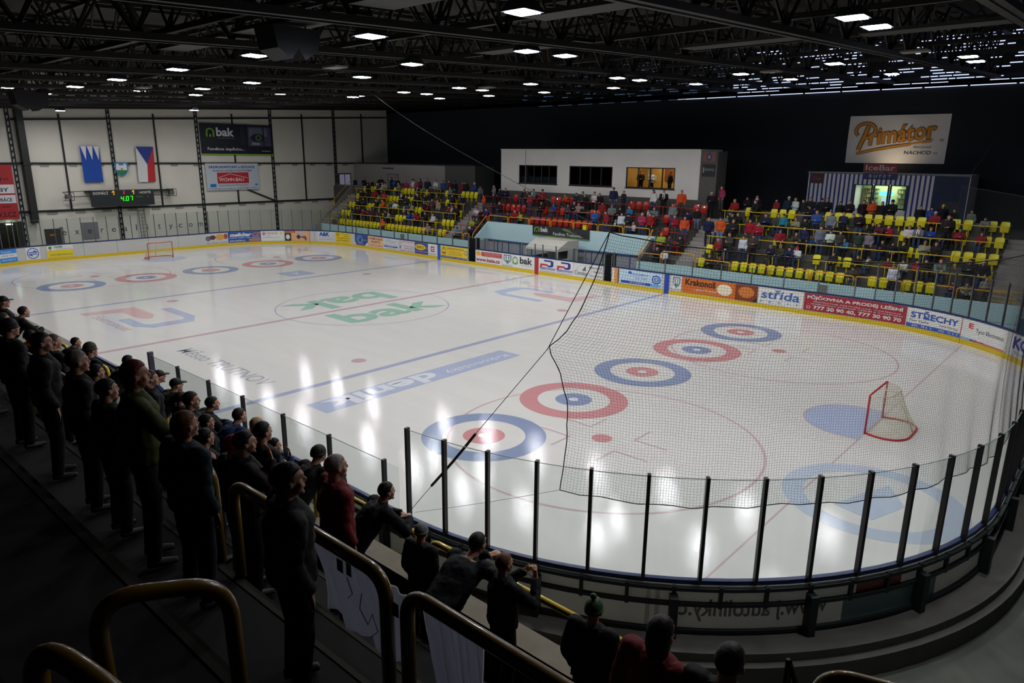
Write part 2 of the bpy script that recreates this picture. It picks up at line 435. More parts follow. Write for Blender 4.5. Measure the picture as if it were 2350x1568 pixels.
# ---------------------------------------------------------------- boards
WIN = [(-7.0, -6.15), (5.4, 6.05)]          # open doors in the far boards
NEARGAP = [(TOT/2-3.45, TOT/2-3.2)]         # gap in the camera side boards
def spans(a, b, gaps):
    out = []; c = a
    for g0, g1 in sorted(gaps):
        if g0 > c and g0 < b: out.append((c, g0)); c = g1
        elif g1 > c and g0 <= c: c = g1
    out.append((c, b)); return out
def boards(name, lab, s0, s1, gaps=(), frame=False):
    t = empty(name, lab, 'rink boards')
    kick = MB(); wall = MB(); cap = MB()
    strip(kick, s0, s1, 0, .10, 0, .22)
    for a, b in spans(s0, s1, gaps):
        strip(wall, a, b, .012, .10, .22, 1.17); strip(cap, a, b, .0, .085, 1.17, 1.25)
    kick.build('kick_plate', yellow_kick, t); wall.build('board_wall', white_board, t, smooth=False); cap.build('cap_rail', blue_cap, t)
    k = s0+1.2
    while k < s1:
        if not any(a < k < b for a, b in gaps): seams = MB(); strip(seams, k, k+.012, .006, .02, .22, 1.17); seams.build('seam', steel_dk, t)
        k += 2.4
    if frame:
        r = MB()
        for z in (1.12, .84, .34): strip(r, s0, s1, .10, .17, z-.03, z+.03)
        r.build('frame_rail', steel_dk, t)
        k = s0+.3; i = 0
        while k < s1:
            p = MB(); strip(p, k, k+.06, .10, .16, .78 if i % 3 else .0, 1.17)
            if i % 3 == 0: strip(p, k-.03, k+.10, .12, .30, -.25, 1.02)
            p.build('support_post', steel_dk, t); k += .75; i += 1
    return t
Q = TOT/4
boards('rink_boards', 'long white rink boards of the far side, covered with adverts', -21.2, 21.2, WIN)
boards('rink_boards', 'curved white rink boards behind the near goal, with dark steel frame outside', 21.2, 21.2+2*AR+SD, (), True)
boards('rink_boards', 'straight boards with blue cap along the camera side of the ice', 21.2+2*AR+SD, 21.2+2*AR+SD+ST, NEARGAP, True)
boards('rink_boards', 'curved white rink boards behind the far goal', 21.2+2*AR+SD+ST, TOT-21.2)
mb = MB(); strip(mb, 21.2, TOT/2+21.2, .12, .62, -.25, .28); strip(mb, 21.2, TOT/2+21.2, .62, .75, -.25, .12)
tag(mb.build('curb_trim', concrete), 'rounded concrete curb around the foot of the near boards', 'curb', kind='structure')
# ghost marks on the outside of the near boards
mb = MB()
for d in (0, .15): strip(mb, 55.5+d, 55.57+d, .101, .104, .37, 1.09)
tag(mb.build('tape_stripe', plastic_mat('tape_white', (245, 245, 250))), 'two pale upright stripes on the outside of the near boards', 'stripe', kind='structure')
S_N = 21.2+AR+SD
def ofn(s0, s1):
    def f(x, y, t):
        p = per(s0+(s1-s0)*x, .101+t); return (p[0], p[1], y)
    return f
tag(put_text('www.j autolinky.cz', (0, 1, .5, .92), ofn(S_N+RC*math.radians(36.5), S_N+RC*math.radians(54.5)), plastic_mat('ghost_print', (150, 148, 150)), 'ghost_lettering', None, .002, .02), 'faint mirrored web address showing through the near boards', 'lettering')
mb = MB(); strip(mb, S_N+RC*math.radians(26.5), S_N+RC*math.radians(33), .101, .103, .87, 1.09); tag(mb.build('ghost_field', plastic_mat('ghost_red', (190, 96, 92))), 'faint red field showing through the near boards', 'advert')
mb = MB(); strip(mb, S_N+RC*math.radians(20), S_N+RC*math.radians(34.5), .101, .103, .37, .81); tag(mb.build('ghost_field', plastic_mat('ghost_blue', (150, 186, 196))), 'faint pale blue field showing through the near boards', 'advert')
#                                   # where the near right corner begins

# ---------------------------------------------------------------- glass
edge_m = mat('polished_glass_edge', (120, 140, 136), .3)
def glass(name, lab, posts, z1, thick_first=False, pm=None, pw=.028):
    """posts: list of s; a pane between every two"""
    t = empty(name, lab, 'rink glass')
    for i, s in enumerate(posts):
        p = MB(); w = pw
        strip(p, s-w, s+w, .03, .12 if w < .04 else .16, 1.20, z1+.04+(.06 if w > .03 and i == 0 and thick_first else 0)); p.build('post', pm or steel_post, t)
    for a, b in zip(posts[:-1], posts[1:]):
        p = MB(); strip(p, a+.025, b-.025, .066, .078, 1.25, z1, step=.25); pn = p.build('pane', pane_mat, t)
        p = MB(); strip(p, a+.025, b-.025, .064, .080, z1, z1+.008, step=.25); p.build('polished_edge', edge_m, pn)
    return t
d6 = math.radians(6)*RC
arcA = [21.2+.01+d6*i for i in range(0, 16)]            # far right corner
right_end = [21.2+AR+.907*i for i in range(1, 14)]
arcB = [S_N+d6*i for i in range(0, 16)]
tall_near = [21.2+.35]+[21.2+.35+d6*i for i in range(1, 15)]
glass('tall_rink_glass', 'tall glass panes on the far corner of the near end', tall_near, 3.05, pm=grey_post, pw=.022)
e0 = tall_near[-1]
n_ = int(round((S_N+AR-.35-e0)/.89))
nearposts = [e0+(S_N+AR-.28-e0)*i/n_ for i in range(n_+1)]
glass('tall_rink_glass', 'tall glass panes with dark posts around the near end', nearposts[:], 3.05)
s_lo = S_N+AR
lowg = glass('low_rink_glass', 'lower glass panes along the camera side, behind standing spectators', [s_lo+21.2-x for x in (9.94, 11.69, 13.5, 15.28, 17.12, 18.92, 20.76)][::-1]+[], 2.2)
mb = MB(); s = s_lo+21.2-9.94; strip(mb, s-.05, s+.05, .02, .16, 1.2, 2.32)
tag(mb.build('end_post', mat('violet_grey_post', (70, 62, 78), .4)), 'thick dark post where the camera side glass begins', 'post')
mb = MB(); strip(mb, s_lo-.0, s_lo+.44, .066, .078, 1.25, 2.2)
mb.build('pane', pane_mat, lowg)
f0 = 21.2+2*AR+SD+ST
fe = [f0+.3+(2*AR+SD-.6)*i/43 for i in range(44)]
glass('tall_rink_glass', 'tall glass panes on thin posts around the far end', fe, 3.05, pm=grey_post, pw=.018)
glass('low_rink_glass', 'low glass panes on the far boards before the far left seats', [-21.0+1.76*i for i in range(9)], 2.1, pm=grey_post, pw=.02)
glass('low_rink_glass', 'low glass panes before the players benches', [-6.1, -5.25, -4.3, -3.5, -1.6, -.4, .3, 1.45, 3.0, 3.9, 5.3], 2.05, pm=grey_post, pw=.02)
glass('low_rink_glass', 'low glass panes on the far boards before the right seats', [6.15, 8.0, 9.8, 11.6, 13.4, 15.2, 17.0, 18.8, 20.6], 2.1, pm=grey_post, pw=.022)
# letters, one on each pane behind the far goal
L_DK = print_mat((26, 12, 40))
lets = [('e', -5.25), ('x', -4.38), ('e', -3.5), ('r', -2.62), ('e', -1.77), ('a', -.92), ('l', -.07), ('i', .8), ('t', 1.72), ('y', 2.65), ('.', 3.06), ('c', 3.45), ('o', 4.32), ('m', 5.17)]
order = ['first e', 'x', 'second e', 'r', 'third e', 'a', 'l', 'i', 't', 'y', 'full stop', 'c', 'o', 'm']
for (ch, y), on in zip(lets, order):
    w = {'m': .40, 'i': .07, 'l': .07, '.': .07, 'r': .2, 't': .2}.get(ch, .3)
    h = {'l': .48, 'i': .44, 't': .4, 'y': .44, '.': .08}.get(ch, .31); b0 = {'y': 1.72, }.get(ch, 1.86)
    tag(put_text(ch, (y-w/2, y+w/2, b0, b0+h), lambda a, z, t: (-29.755+t, a, z), L_DK, 'glass_letter'), 'dark letter %s of the web address stuck on the far end glass' % on if len(on) > 1 else 'dark letter %s of the web address stuck on the far end glass' % on, 'letter', 'letters on the far glass')

# ---------------------------------------------------------------- adverts on the boards
def advert(s0, s1, bg, lab, items, z0=.25, z1=1.15, name='advert_panel'):
    mb = MB(); strip(mb, s0, s1, -.004, .012, z0, z1, step=.3)
    p = mb.build(name, print_mat(bg, .35)); tag(p, lab, 'advert')
    def fn(x, y, t): return bfn(s0+(s1-s0)*x, z0+(z1-z0)*y, .006+t)
    T = .002
    for it in items:
        k = it[0]
        if k == 't':
            _, txt, x0, x1, y0, y1, col = it[:7]; put_text(txt, (x0, x1, y0, y1), fn, print_mat(col), 'lettering', p, T+.002, it[7] if len(it) > 7 else .012, it[8] if len(it) > 8 else 0)
        elif k == 'r':
            _, x0, x1, y0, y1, col = it[:6]; m = MB(); n = 6
            for i in range(n):
                a, c = x0+(x1-x0)*i/n, x0+(x1-x0)*(i+1)/n
                m.add([fn(a, y0, T), fn(c, y0, T), fn(c, y1, T), fn(a, y1, T)], [(0, 1, 2, 3)])
            m.build('colour_field', print_mat(col), p); T += .0006
        elif k == 'e':
            _, cx, cy, rx, ry, col = it[:6]; r0 = it[6] if len(it) > 6 else 0; m = MB(); n = 24; vs = []
            for i in range(n+1):
                a = 2*PI*i/n; vs += [fn(cx+rx*r0*math.cos(a), cy+ry*r0*math.sin(a), T+.001), fn(cx+rx*math.cos(a), cy+ry*math.sin(a), T+.001)]
            m.add(vs, [(2*i, 2*i+1, 2*i+3, 2*i+2) for i in range(n)]); m.build('round_mark', print_mat(col), p); T += .0006
        elif k == 'p':
            _, L, col = it; m = MB(); m.add([fn(x, y, T+.001) for x, y in L], [tuple(range(len(L)))]); m.build('logo', print_mat(col), p); T += .0006
    return p
WH, RD, BL, NV, YE, GN, GY, OR, BK = (222, 222, 218), (176, 34, 44), (30, 92, 190), (44, 50, 130), (232, 204, 40), (60, 130, 70), (120, 122, 128), (214, 130, 50), (24, 24, 28)
PK, LB = (150, 34, 70), (120, 175, 225)
advert(-50.7, -49.5, (48, 140, 220), 'light blue and white advert at the left edge of the far boards', [('r', 0, 1, .36, .68, WH), ('t', 'Trutnov', .1, .7, .75, .9, WH, .0), ('t', 'stavby ocel', .1, .8, .45, .6, BL, 0), ('t', 'www.trutnov.cz', .1, .9, .12, .26, WH, 0)])
advert(-48.9, -47.95, WH, 'white advert with a round blue arrows logo on the far boards', [('e', .5, .5, .42, .44, BL, .86), ('p', [(.2, .62), (.55, .62), (.55, .75), (.82, .62), (.82, .56), (.2, .56)], BL), ('p', [(.8, .4), (.45, .4), (.45, .26), (.18, .4), (.18, .45), (.8, .45)], BL), ('t', 'STAVO', .25, .75, .46, .54, BL, 0)])
advert(-47.5, -45.74, YE, 'yellow and white advert with a green tree on the far end boards', [('r', 0, 1, .6, 1, WH), ('p', [(.07, .8), (.1, .93), (.16, .93), (.2, .8), (.15, .7), (.11, .7)], GN), ('r', .125, .15, .5, .7, OR), ('t', 'HABR', .3, .62, .78, .95, GN, .03), ('t', 'zahradnická spol.', .35, .95, .64, .73, GY, 0), ('t', 'www.habrtrutnov.cz', .1, .95, .16, .32, GN, 0)])
advert(-35.46, -33.46, (205, 205, 205), 'pale advert with dish and food pictures on the far end boards', [('e', .12, .55, .12, .25, (110, 110, 125)), ('e', .32, .62, .14, .22, (90, 60, 70)), ('e', .66, .62, .2, .3, (222, 160, 80)), ('e', .9, .66, .09, .26, (170, 80, 60)), ('t', 'Pet  Karafa  Kuncice', .05, .98, .06, .2, GY, 0)])
advert(-33.44, -30.64, (32, 84, 170), 'blue advert with big white and orange name on the far end boards', [('t', 'melichar', .05, .7, .55, .92, WH, .05, .1), ('t', 'CZ', .72, .97, .55, .9, OR, .04, .1), ('t', 'DOMEČKY • BAZÉNY • KRBY • ZAHRADA', .04, .97, .38, .5, WH, .02), ('t', 'www.melichar.cz', .04, .52, .08, .26, WH, .02), ('r', .64, .98, .06, .32, OR), ('t', 'KVALITA Z CZ', .67, .96, .12, .26, BL, 0)])
advert(-30.6, -28.6, WH, 'white advert with a round red mark and thin dark name on the far corner boards', [('e', .12, .76, .075, .17, RD, .75), ('p', [(.12, .88), (.16, .68), (.08, .68)], RD), ('t', 'VEOLIA', .22, .73, .7, .86, PK, 0), ('e', .86, .76, .05, .12, YE), ('t', 'VODA', .25, .42, .5, .58, GY, 0), ('t', 'Vodovody a kanalizace s.r.o. Trutnov', .06, .8, .3, .4, GY, 0)])
advert(-28.54, -26.3, (222, 170, 120), 'orange advert with a skater picture on the far corner boards', [('r', 0, .25, 0, .78, (50, 44, 40)), ('e', .12, .4, .08, .25, WH), ('r', 0, .42, .82, 1, RD), ('t', 'FIT STUDIO', .04, .38, .86, .95, WH, 0), ('e', .68, .66, .12, .3, (190, 180, 180)), ('p', [(.46, .72), (.62, .78), (.62, .66)], (180, 150, 140)), ('p', [(.6, .45), (.85, .5), (.9, .2), (.84, .02), (.78, .25)], (120, 80, 80)), ('e', .55, .4, .08, .2, (70, 50, 60))])
advert(-25.5, -23.66, (206, 208, 214), 'white advert with blue ampersand name on the far corner boards', [('t', 'A&K', .1, .68, .55, .95, (24, 70, 150), .05), ('t', 's.r.o.', .78, .95, .6, .7, GY, 0), ('t', 'autodoprava nakladni', .12, .9, .38, .48, GY, 0), ('t', 'Trutnov tel 499 813 410', .08, .95, .16, .3, GY, 0)])
advert(-23.6, -21.75, (226, 196, 30), 'yellow advert with dark small writing on the far corner boards', [('e', .15, .8, .09, .14, BK, .7), ('t', 'UT stavby', .4, .9, .82, .93, BK, 0), ('t', 'Koberec', .55, .9, .64, .74, BK, 0), ('t', 'www.ceko-rudna.cz', .08, .93, .42, .56, BK, 0), ('t', 'tel. 777 30 90 10', .08, .9, .16, .3, BK, .01)])
advert(-21.1, -19.25, (44, 66, 140), 'dark blue advert with a globe and orange words on the far boards', [('e', .38, .55, .26, .42, (70, 130, 190)), ('p', [(.4, .8), (.55, .7), (.5, .4), (.36, .3), (.3, .5)], (60, 80, 110)), ('t', 'stavební firma', .55, .98, .5, .58, WH, 0), ('t', 'TRUTNOVSKO', .22, .7, .1, .22, OR, .02), ('p', [(.0, 0), (.1, 0), (.02, .3), (0, .3)], WH), ('p', [(.75, 0), (1, 0), (1, .4)], WH)])
advert(-19.2, -17.13, (232, 196, 150), 'peach advert with dark red writing on the far boards', [('t', 'SVAŘOVÁNÍ', .05, .97, .7, .96, (140, 30, 50), .03), ('t', 'PLASTŮ', .22, .8, .42, .68, (140, 30, 50), .03), ('r', .1, .9, .34, .355, (140, 30, 50)), ('t', 'T. 499 812 716, 603 494 961', .05, .97, .08, .24, (140, 30, 50), .0)])
advert(-17.08, -15.17, (212, 214, 218), 'pale grey advert with outlined name and blue stripe on the far boards', [('t', 'VPžení', .08, .92, .58, .92, (160, 172, 180), .0), ('t', 'stavební materiály', .05, .95, .38, .48, GY, 0), ('r', .03, .97, .2, .32, (30, 80, 160)), ('t', 'www.vprzeni.cz', .3, .7, .22, .3, WH, 0), ('t', 'Trutnov, Horská 61', .2, .85, .04, .14, GY, 0)])
advert(-15.13, -13.08, (216, 206, 212), 'pale pink advert with a drawn gymnast figure on the far boards', [('t', 'O.S. BESEDA SPOLEČENSKA', .1, .97, .84, .95, RD, 0), ('e', .12, .65, .09, .18, BK, .85), ('p', [(.1, .5), (.2, .42), (.12, .2), (.06, .3)], GY), ('t', 'nejlevnejsi doprava', .3, .96, .46, .56, BK, 0), ('t', 'vlekem i kamionem', .38, .96, .28, .38, BK, 0), ('t', 'T. 603 837 371, 499 320 016', .05, .97, .04, .16, BK, 0)])
advert(-13.05, -11.45, (72, 70, 150), 'violet advert with a yellow oval on the far boards', [('e', .42, .6, .4, .26, YE), ('t', 'REKO', .16, .7, .48, .72, (60, 60, 50), .02), ('t', 'a.s.', .82, .99, .52, .64, YE, 0), ('t', 'www.rekopraha.cz', .05, .97, .14, .28, YE, 0)])
advert(-11.43, -10.35, WH, 'white advert with a dark red square logo beside the far blue stripe', [('r', .3, .7, .34, .8, PK), ('r', .38, .7, .44, .7, WH), ('r', .5, .7, .52, .62, PK), ('t', 'severočeské', .1, .9, .1, .2, PK, 0)])
advert(-9.95, -7.02, (232, 200, 52), 'yellow bicycle shop advert with blue foot strip on the far boards', [('r', 0, 1, 0, .15, (30, 60, 150)), ('e', .12, .55, .08, .32, GN, .85), ('t', '26', .08, .18, .7, .92, GN, 0), ('r', .05, .2, .36, .46, RD), ('t', 'JÍZDNÍ KOLA', .25, .88, .72, .92, (150, 40, 50), .02), ('t', 'Horská 64, Trutnov', .35, .75, .56, .64, BK, 0), ('t', 'prodej servis doplňky půjčovna', .28, .85, .42, .5, BK, 0), ('t', 'pneuservis autodíly', .3, .8, .28, .36, BK, 0), ('t', 'www.cykloservis.cz  tel./fax: 499 81', .02, .98, .03, .12, WH, .01), ('e', .95, .6, .06, .2, GY, .7)])
advert(-6.1, -3.42, WH, 'white advert with red web address and red banner, beside the open far door', [('e', .11, .74, .1, .19, (222, 178, 60)), ('t', 'KATA', .05, .17, .66, .82, OR, 0), ('r', .22, .99, .56, .92, (186, 60, 66)), ('t', 'STAVEBNÍ TRUHLÁŘSTVÍ', .3, .95, .76, .86, WH, 0), ('t', 'a PILA kuchyně sv. hory', .32, .93, .62, .71, WH, 0), ('t', 'www.kata.cz', .01, .92, .12, .42, (160, 30, 60), .03)])
def crest(s0, s1, lab, sx=.12):
    return advert(s0, s1, WH, lab, [('p', [(.12, .92), (.88, .92), (.88, .5), (.5, .2), (.12, .5)], (30, 90, 150)), ('p', [(.2, .85), (.8, .85), (.8, .5), (.5, .28), (.2, .5)], WH), ('p', [(.24, .5), (.76, .5), (.5, .3)], GN), ('p', [(.3, .8), (.42, .8), (.42, .55), (.3, .55)], GY), ('p', [(.58, .8), (.7, .8), (.7, .55), (.58, .55)], GY), ('t', 'Město TRUTNOV', .0, 1, .05, .13, (30, 30, 80), 0)])
crest(-3.38, -2.42, 'white panel with town crest, left of the centre stripe')
advert(-2.4, -.4, WH, 'white advert with green arch and dark name, left of the centre stripe', [('e', .12, .56, .12, .32, (80, 150, 70), .7), ('r', 0, .25, .28, .5, WH), ('r', .0, .04, .3, .56, (80, 150, 70)), ('r', .2, .24, .3, .56, (80, 150, 70)), ('r', .1, .15, .3, .4, (80, 150, 70)), ('t', 'bak', .34, .92, .36, .9, (52, 58, 62), .03), ('t', 'stavební společnost', .4, .9, .2, .28, GY, 0)])
def pmont(s0, s1, lab):
    advert(s0, s1, WH, lab, [('p', [(.3, .92), (.75, .92), (.86, .84), (.86, .5), (.75, .4), (.5, .4), (.5, .5), (.7, .56), (.7, .8), (.3, .8)], (44, 50, 140)), ('p', [(.08, .62), (.5, .62), (.56, .54), (.5, .48), (.2, .48), (.14, .3), (.05, .3)], (200, 50, 60)), ('t', 'Elektromont', .06, .97, .18, .42, (70, 80, 160), .02, .05), ('t', 'www.elektromont.eu', .05, .95, .04, .12, RD, 0)])
pmont(.05, 1.52, 'white advert with blue and red bent P logo, nearer the centre stripe')
pmont(1.54, 2.98, 'white advert with blue and red bent P logo, farther from the centre stripe')
advert(3.02, 5.36, (214, 214, 212), 'grey advert with a bird drawing and thin name, beside the open right door', [('e', .38, .56, .26, .36, (175, 178, 180), .94), ('p', [(.3, .5), (.42, .86), (.44, .5)], (90, 100, 95)), ('t', 'Condor', .04, .5, .16, .46, (60, 70, 66), 0), ('t', 'REKLAMY', .55, .98, .72, .86, BK, 0), ('t', 'RAFTY', .7, .98, .44, .58, BK, 0), ('t', 'www.condor.cz', .56, .98, .16, .28, BK, 0)])
advert(6.1, 6.6, (224, 150, 70), 'narrow orange panel beside the right open door', [('r', 0, .3, 0, 1, WH), ('r', .85, 1, 0, 1, (60, 60, 66))])
advert(6.65, 9.7, (190, 214, 232), 'pale blue advert with round net logo beside the near blue stripe', [('t', 'TRUHLÁŘSTVÍ', .28, .68, .68, .84, BL, .0), ('t', 'okna dveře', .38, .66, .44, .56, BL, 0), ('e', .25, .82, .04, .1, BL), ('r', .04, .78, .06, .24, (40, 70, 160)), ('t', 'WWW.WINDOW.CZ', .25, .62, .1, .2, WH, 0), ('e', .87, .55, .1, .3, (40, 70, 170), .75), ('e', .87, .55, .05, .14, (40, 70, 170), .6), ('e', .86, .14, .12, .13, LB)])
crest(10.35, 11.0, 'white panel with town crest, right of the near blue stripe')
advert(11.04, 15.66, (206, 108, 34), 'orange beer advert with a glass and old-style name, seen through the net', [('t', 'Krakonoš', .05, .46, .5, .92, (50, 26, 20), .03), ('t', '… pivo z Trutnova', .15, .48, .16, .36, WH, 0), ('e', .58, .5, .1, .36, (236, 224, 200)), ('r', .72, 1, 0, 1, (128, 52, 18)), ('e', .86, .55, .1, .35, (206, 120, 50)), ('p', [(.94, 0), (1, 0), (1, .35)], BK)])
advert(15.7, 18.15, WH, 'white sport shop advert with blue lower-case name, seen through the net', [('t', 'střída', .07, .92, .36, .92, (50, 96, 170), .015, .04), ('t', 's   p   o   r   t', .06, .9, .08, .24, (50, 96, 170), 0)])
advert(18.2, 23.14, (164, 40, 54), 'dark red scaffolding rental advert with two phone numbers', [('t', 'PŮJČOVNA A PRODEJ LEŠENÍ', .03, .97, .64, .94, WH, .035), ('t', 'PROTEKTIVE COLOURS, s.r.o.  www.leseni.cz', .1, .95, .5, .58, WH, .01), ('t', '- antikorozní ochrany nádrží a konstrukcí', .04, .97, .37, .46, WH, .01), ('t', '777 30 90 40, 777 30 90 70', .1, .96, .07, .32, WH, .035), ('e', .05, .2, .02, .1, WH, .7)])
advert(23.2, 25.8, WH, 'white roofing advert with big blue capitals and blue foot strip', [('t', 'STŘECHY', .06, .95, .5, .94, (50, 84, 170), .03), ('t', 'Petr Vacha', .05, .4, .3, .42, BK, 0), ('t', 'Karel Dörling', .6, .95, .28, .4, BK, 0), ('r', 0, 1, 0, .2, (50, 90, 180)), ('t', '604 470 643', .1, .46, .04, .16, WH, 0), ('t', '602 471 389', .6, .96, .04, .16, WH, 0)])
advert(25.85, 28.3, WH, 'white electronics advert with thin dark name and red foot line', [('t', 'Tyco Electronics', .3, .93, .4, .66, (50, 52, 70), 0), ('t', 'E', .14, .24, .6, .86, (210, 50, 50), .03), ('r', .0, .35, .02, .1, LB), ('r', .2, .5, .0, .07, (60, 60, 120)), ('r', .25, .97, 0, .05, (216, 70, 60))])
advert(28.6, 30.9, (214, 214, 220), 'white advert with big dark blue letters at the right edge', [('t', 'KOVO', .05, .95, .34, .9, (50, 50, 140), .04), ('t', 'Trutnov', .1, .6, .1, .24, GY, 0)])
for s, w, col, lab in ((-.22, .26, (176, 36, 48), 'red upright stripe on the far boards at the centre line'), (10.02, .32, (36, 70, 170), 'blue upright stripe on the far boards at the near blue line'), (-10.17, .32, (36, 90, 190), 'blue upright stripe on the far boards at the far blue line')):
    mb = MB(); strip(mb, s-w/2 if s != -.22 else -.34, s+w/2 if s != -.22 else -.02, -.008, .012, .0, 1.17); tag(mb.build('board_stripe', print_mat(col)), lab, 'stripe', kind='structure')
mb = MB(); strip(mb, 25.82, 25.845, -.006, .012, 0, 1.17); strip(mb, -26.27, -26.24, -.006, .012, 0, 1.17)
tag(mb.build('goal_line_stripe', print_mat((190, 50, 60))), 'thin red goal line stripes on the far boards', 'stripe', kind='structure')
# open doors
for a, b, lab in ((-7.0, -6.15, 'black open board door left of the players benches'), (5.4, 6.05, 'black open board door right of the players benches')):
    e = empty('board_door', lab, 'door')
    m = MB(); m.box((a+.02, HW+.12, .05), (a+.07, HW+.8, 1.9)); m.build('door_leaf', black_iron, e)
    m = MB(); m.box((b-.07, HW+.1, .05), (b-.02, HW+.5, 2.0)); m.build('door_leaf', black_iron, e)

# ---------------------------------------------------------------- hall shell
XW, YF = -34.0, 29.1
def zw(y): return 10.95+0.047*y                     # top of the end wall panels
def zr(y): return 11.25+0.047*y                     # underside of the roof beams
panel_wall = mat('white_wall_panels', (222, 218, 204), 0.85, var=0.14, scale=0.35)
dark_wall = mat('dark_blue_cladding', (26, 34, 42), 0.85, var=0.3, scale=0.6)
mb = MB()
mb.add([(XW, -30, -.25), (XW, YF, -.25), (XW, YF, zr(YF)+3), (XW, -30, zr(-30)+3), (XW-.3, -30, -.25), (XW-.3, YF, -.25), (XW-.3, YF, zr(YF)+3), (XW-.3, -30, zr(-30)+3)],
       [(0, 1, 2, 3), (7, 6, 5, 4), (0, 4, 5, 1), (2, 6, 7, 3), (1, 5, 6, 2), (0, 3, 7, 4)])
tag(mb.build('wall_west', panel_wall), 'white panelled end wall behind the far goal', 'wall', kind='structure')
mb = MB(); mb.box((XW-.3, YF, -.25), (44, YF+.3, zr(YF)+.1)); tag(mb.build('wall_north', dark_wall), 'dark cladding wall behind the far seats', 'wall', kind='structure')
mb = MB(); mb.box((44, -30, -.25), (44.3, YF+.3, 16)); tag(mb.build('wall_east', dark_wall), 'dark wall behind the near goal', 'wall', kind='structure')
mb = MB(); mb.box((XW-.3, -30.3, -.25), (44, -30, 16)); tag(mb.build('wall_south', dark_wall), 'dark wall behind the camera', 'wall', kind='structure')
mb = MB(); mb.box((XW-.3, -30.3, -.5), (44.3, YF+.3, -.25)); tag(mb.build('floor', floor_mat), 'worn dark concrete floor around the rink', 'floor', kind='structure')
roof_mat = mat('roof_sheet', (34, 30, 24), 0.8, var=0.5, scale=0.5)
mb = MB(); n = 70; vs = []; fs = []
for i in range(n+1):                                   # folded sheet: ridges every metre
    x = XW-.3+(78.6)*i/n; dz = .12*(i % 2)
    vs += [(x, -30.3, zr(-30)+2.9+dz), (x, YF+.3, zr(YF)+2.9+dz)]
fs = [(2*i, 2*i+2, 2*i+3, 2*i+1) for i in range(n)]
tag(mb.add(vs, fs).build('ceiling', roof_mat), 'dark folded sheet metal roof', 'ceiling', kind='structure')
# steel grid of the end wall
iron = mat('painted_wall_steel', (30, 38, 38), 0.6, 0.3, var=0.3)
for y, lab in ((-6.67, 'first'), (0.34, 'second'), (7.59, 'third'), (14.87, 'fourth'), (22.08, 'fifth')):
    m = MB(); top = zr(y)+.3
    m.box((XW, y-.13, -.25), (XW+.12, y-.07, top)); m.box((XW, y+.07, -.25), (XW+.12, y+.13, top))
    k = 0.2
    while k < top-.4: m.box((XW+.02, y-.08, k), (XW+.10, y+.08, k+.16)); k += .45
    tag(m.build('wall_column', iron), 'latticed dark steel column on the white end wall, %s from the camera side' % lab, 'column', 'end wall columns', 'structure')
m = MB()
for y in (-3.25, 3.93, 11.0, 18.35, 25.61, -14, -21): m.box((XW, y-.06, 3.3), (XW+.1, y+.06, zr(y)-.3))
tag(m.build('trim_1', iron), 'thin dark upright bars between the wall columns', 'wall bars', kind='structure')
m = MB()
for z in (3.4, 7.05): m.box((XW, -30, z-.07), (XW+.14, YF-.1, z+.07))
m.box((XW, -2.2, 4.78), (XW+.5, 4.8, 4.86)); 
tag(m.build('trim_2', iron), 'long dark level bars across the white end wall', 'wall bars', kind='structure')
m = MB()
for y in range(-29, 29):
    if y % 2: m.box((XW+.01, y, 3.12), (XW+.05, y+.7, 3.3)); m.box((XW+.01, y, 6.8), (XW+.05, y+.6, 6.97))
tag(m.build('trim_3', mat('grey_tape_marks', (150, 150, 142), .8)), 'short grey tabs beneath the level bars of the end wall', 'wall tabs', kind='structure')
for (y0, y1) in ((-6.5, -3.3), (-3.2, .2), (.5, 3.85), (4.0, 7.4), (7.8, 10.9), (11.1, 14.7), (15.1, 18.3), (18.4, 21.9), (22.3, 25.5), (25.7, 28.6)):
    pass
m = MB()
for y0, y1 in ((-6.5, .2), (.5, 7.4), (7.8, 14.7), (15.1, 21.9), (22.3, 28.9)):
    m.add([(XW+.05, y0, zw(y0)-.45), (XW+.05, y1, zw(y1)-.45), (XW+.05, y1, zw(y1)-.33), (XW+.05, y0, zw(y0)-.33)], [(0, 1, 2, 3)])
    m.bar((XW+.1, y0, zw(y0)-.4), (XW+.1, y1, zw(y1)-.4), .12)
tag(m.build('trim_4', iron), 'dark edge bar along the top of the wall panels', 'wall bars', kind='structure')
# duct, brace, door, hatch, opening
m = MB(); m.box((XW+.01, -6.25, 2.55), (-33.3, -5.8, 13.6)); m.box((-33.8, -6.3, 6.9), (-33.25, -5.75, 7.0)); m.box((-33.8, -6.3, 3.4), (-33.25, -5.75, 3.5))
tag(m.build('air_duct', mat('duct_metal', (46, 46, 44), .5, .4, var=.3)), 'square dark duct hanging down the end wall at the left', 'duct')
m = MB(); m.bar((XW+.1, 11.5, 4.8), (XW+.1, 14.7, 3.5), .12); tag(m.build('wall_brace', iron), 'slanted dark brace below the white company banner', 'brace')
e = empty('door_1', 'dark door with small orange sign behind the far boards', 'door', kind='structure')
m = MB(); m.box((XW, -5.4, -.25), (XW+.08, -4.3, 2.0)); m.build('door_leaf', mat('dark_door', (62, 58, 56), .6), e)
m = MB(); m.box((XW, -4.3, -.25), (XW+.1, -4.1, 2.1)); m.build('door_frame', mat('grey_frame', (120, 120, 120), .6), e)
m = MB(); m.box((XW+.08, -5.1, 1.45), (XW+.1, -4.75, 1.58)); m.build('door_sign', print_mat((200, 110, 30)), e)
m = MB(); m.box((XW, -2.75, 1.0), (XW+.06, -1.5, 2.35)); tag(m.build('wall_hatch', mat('grey_hatch', (128, 128, 132), .7)), 'grey square hatch in the end wall behind the glass letters', 'hatch')
e = empty('window_1', 'dark glazed gate in the end wall at the left edge', 'window', kind='structure')
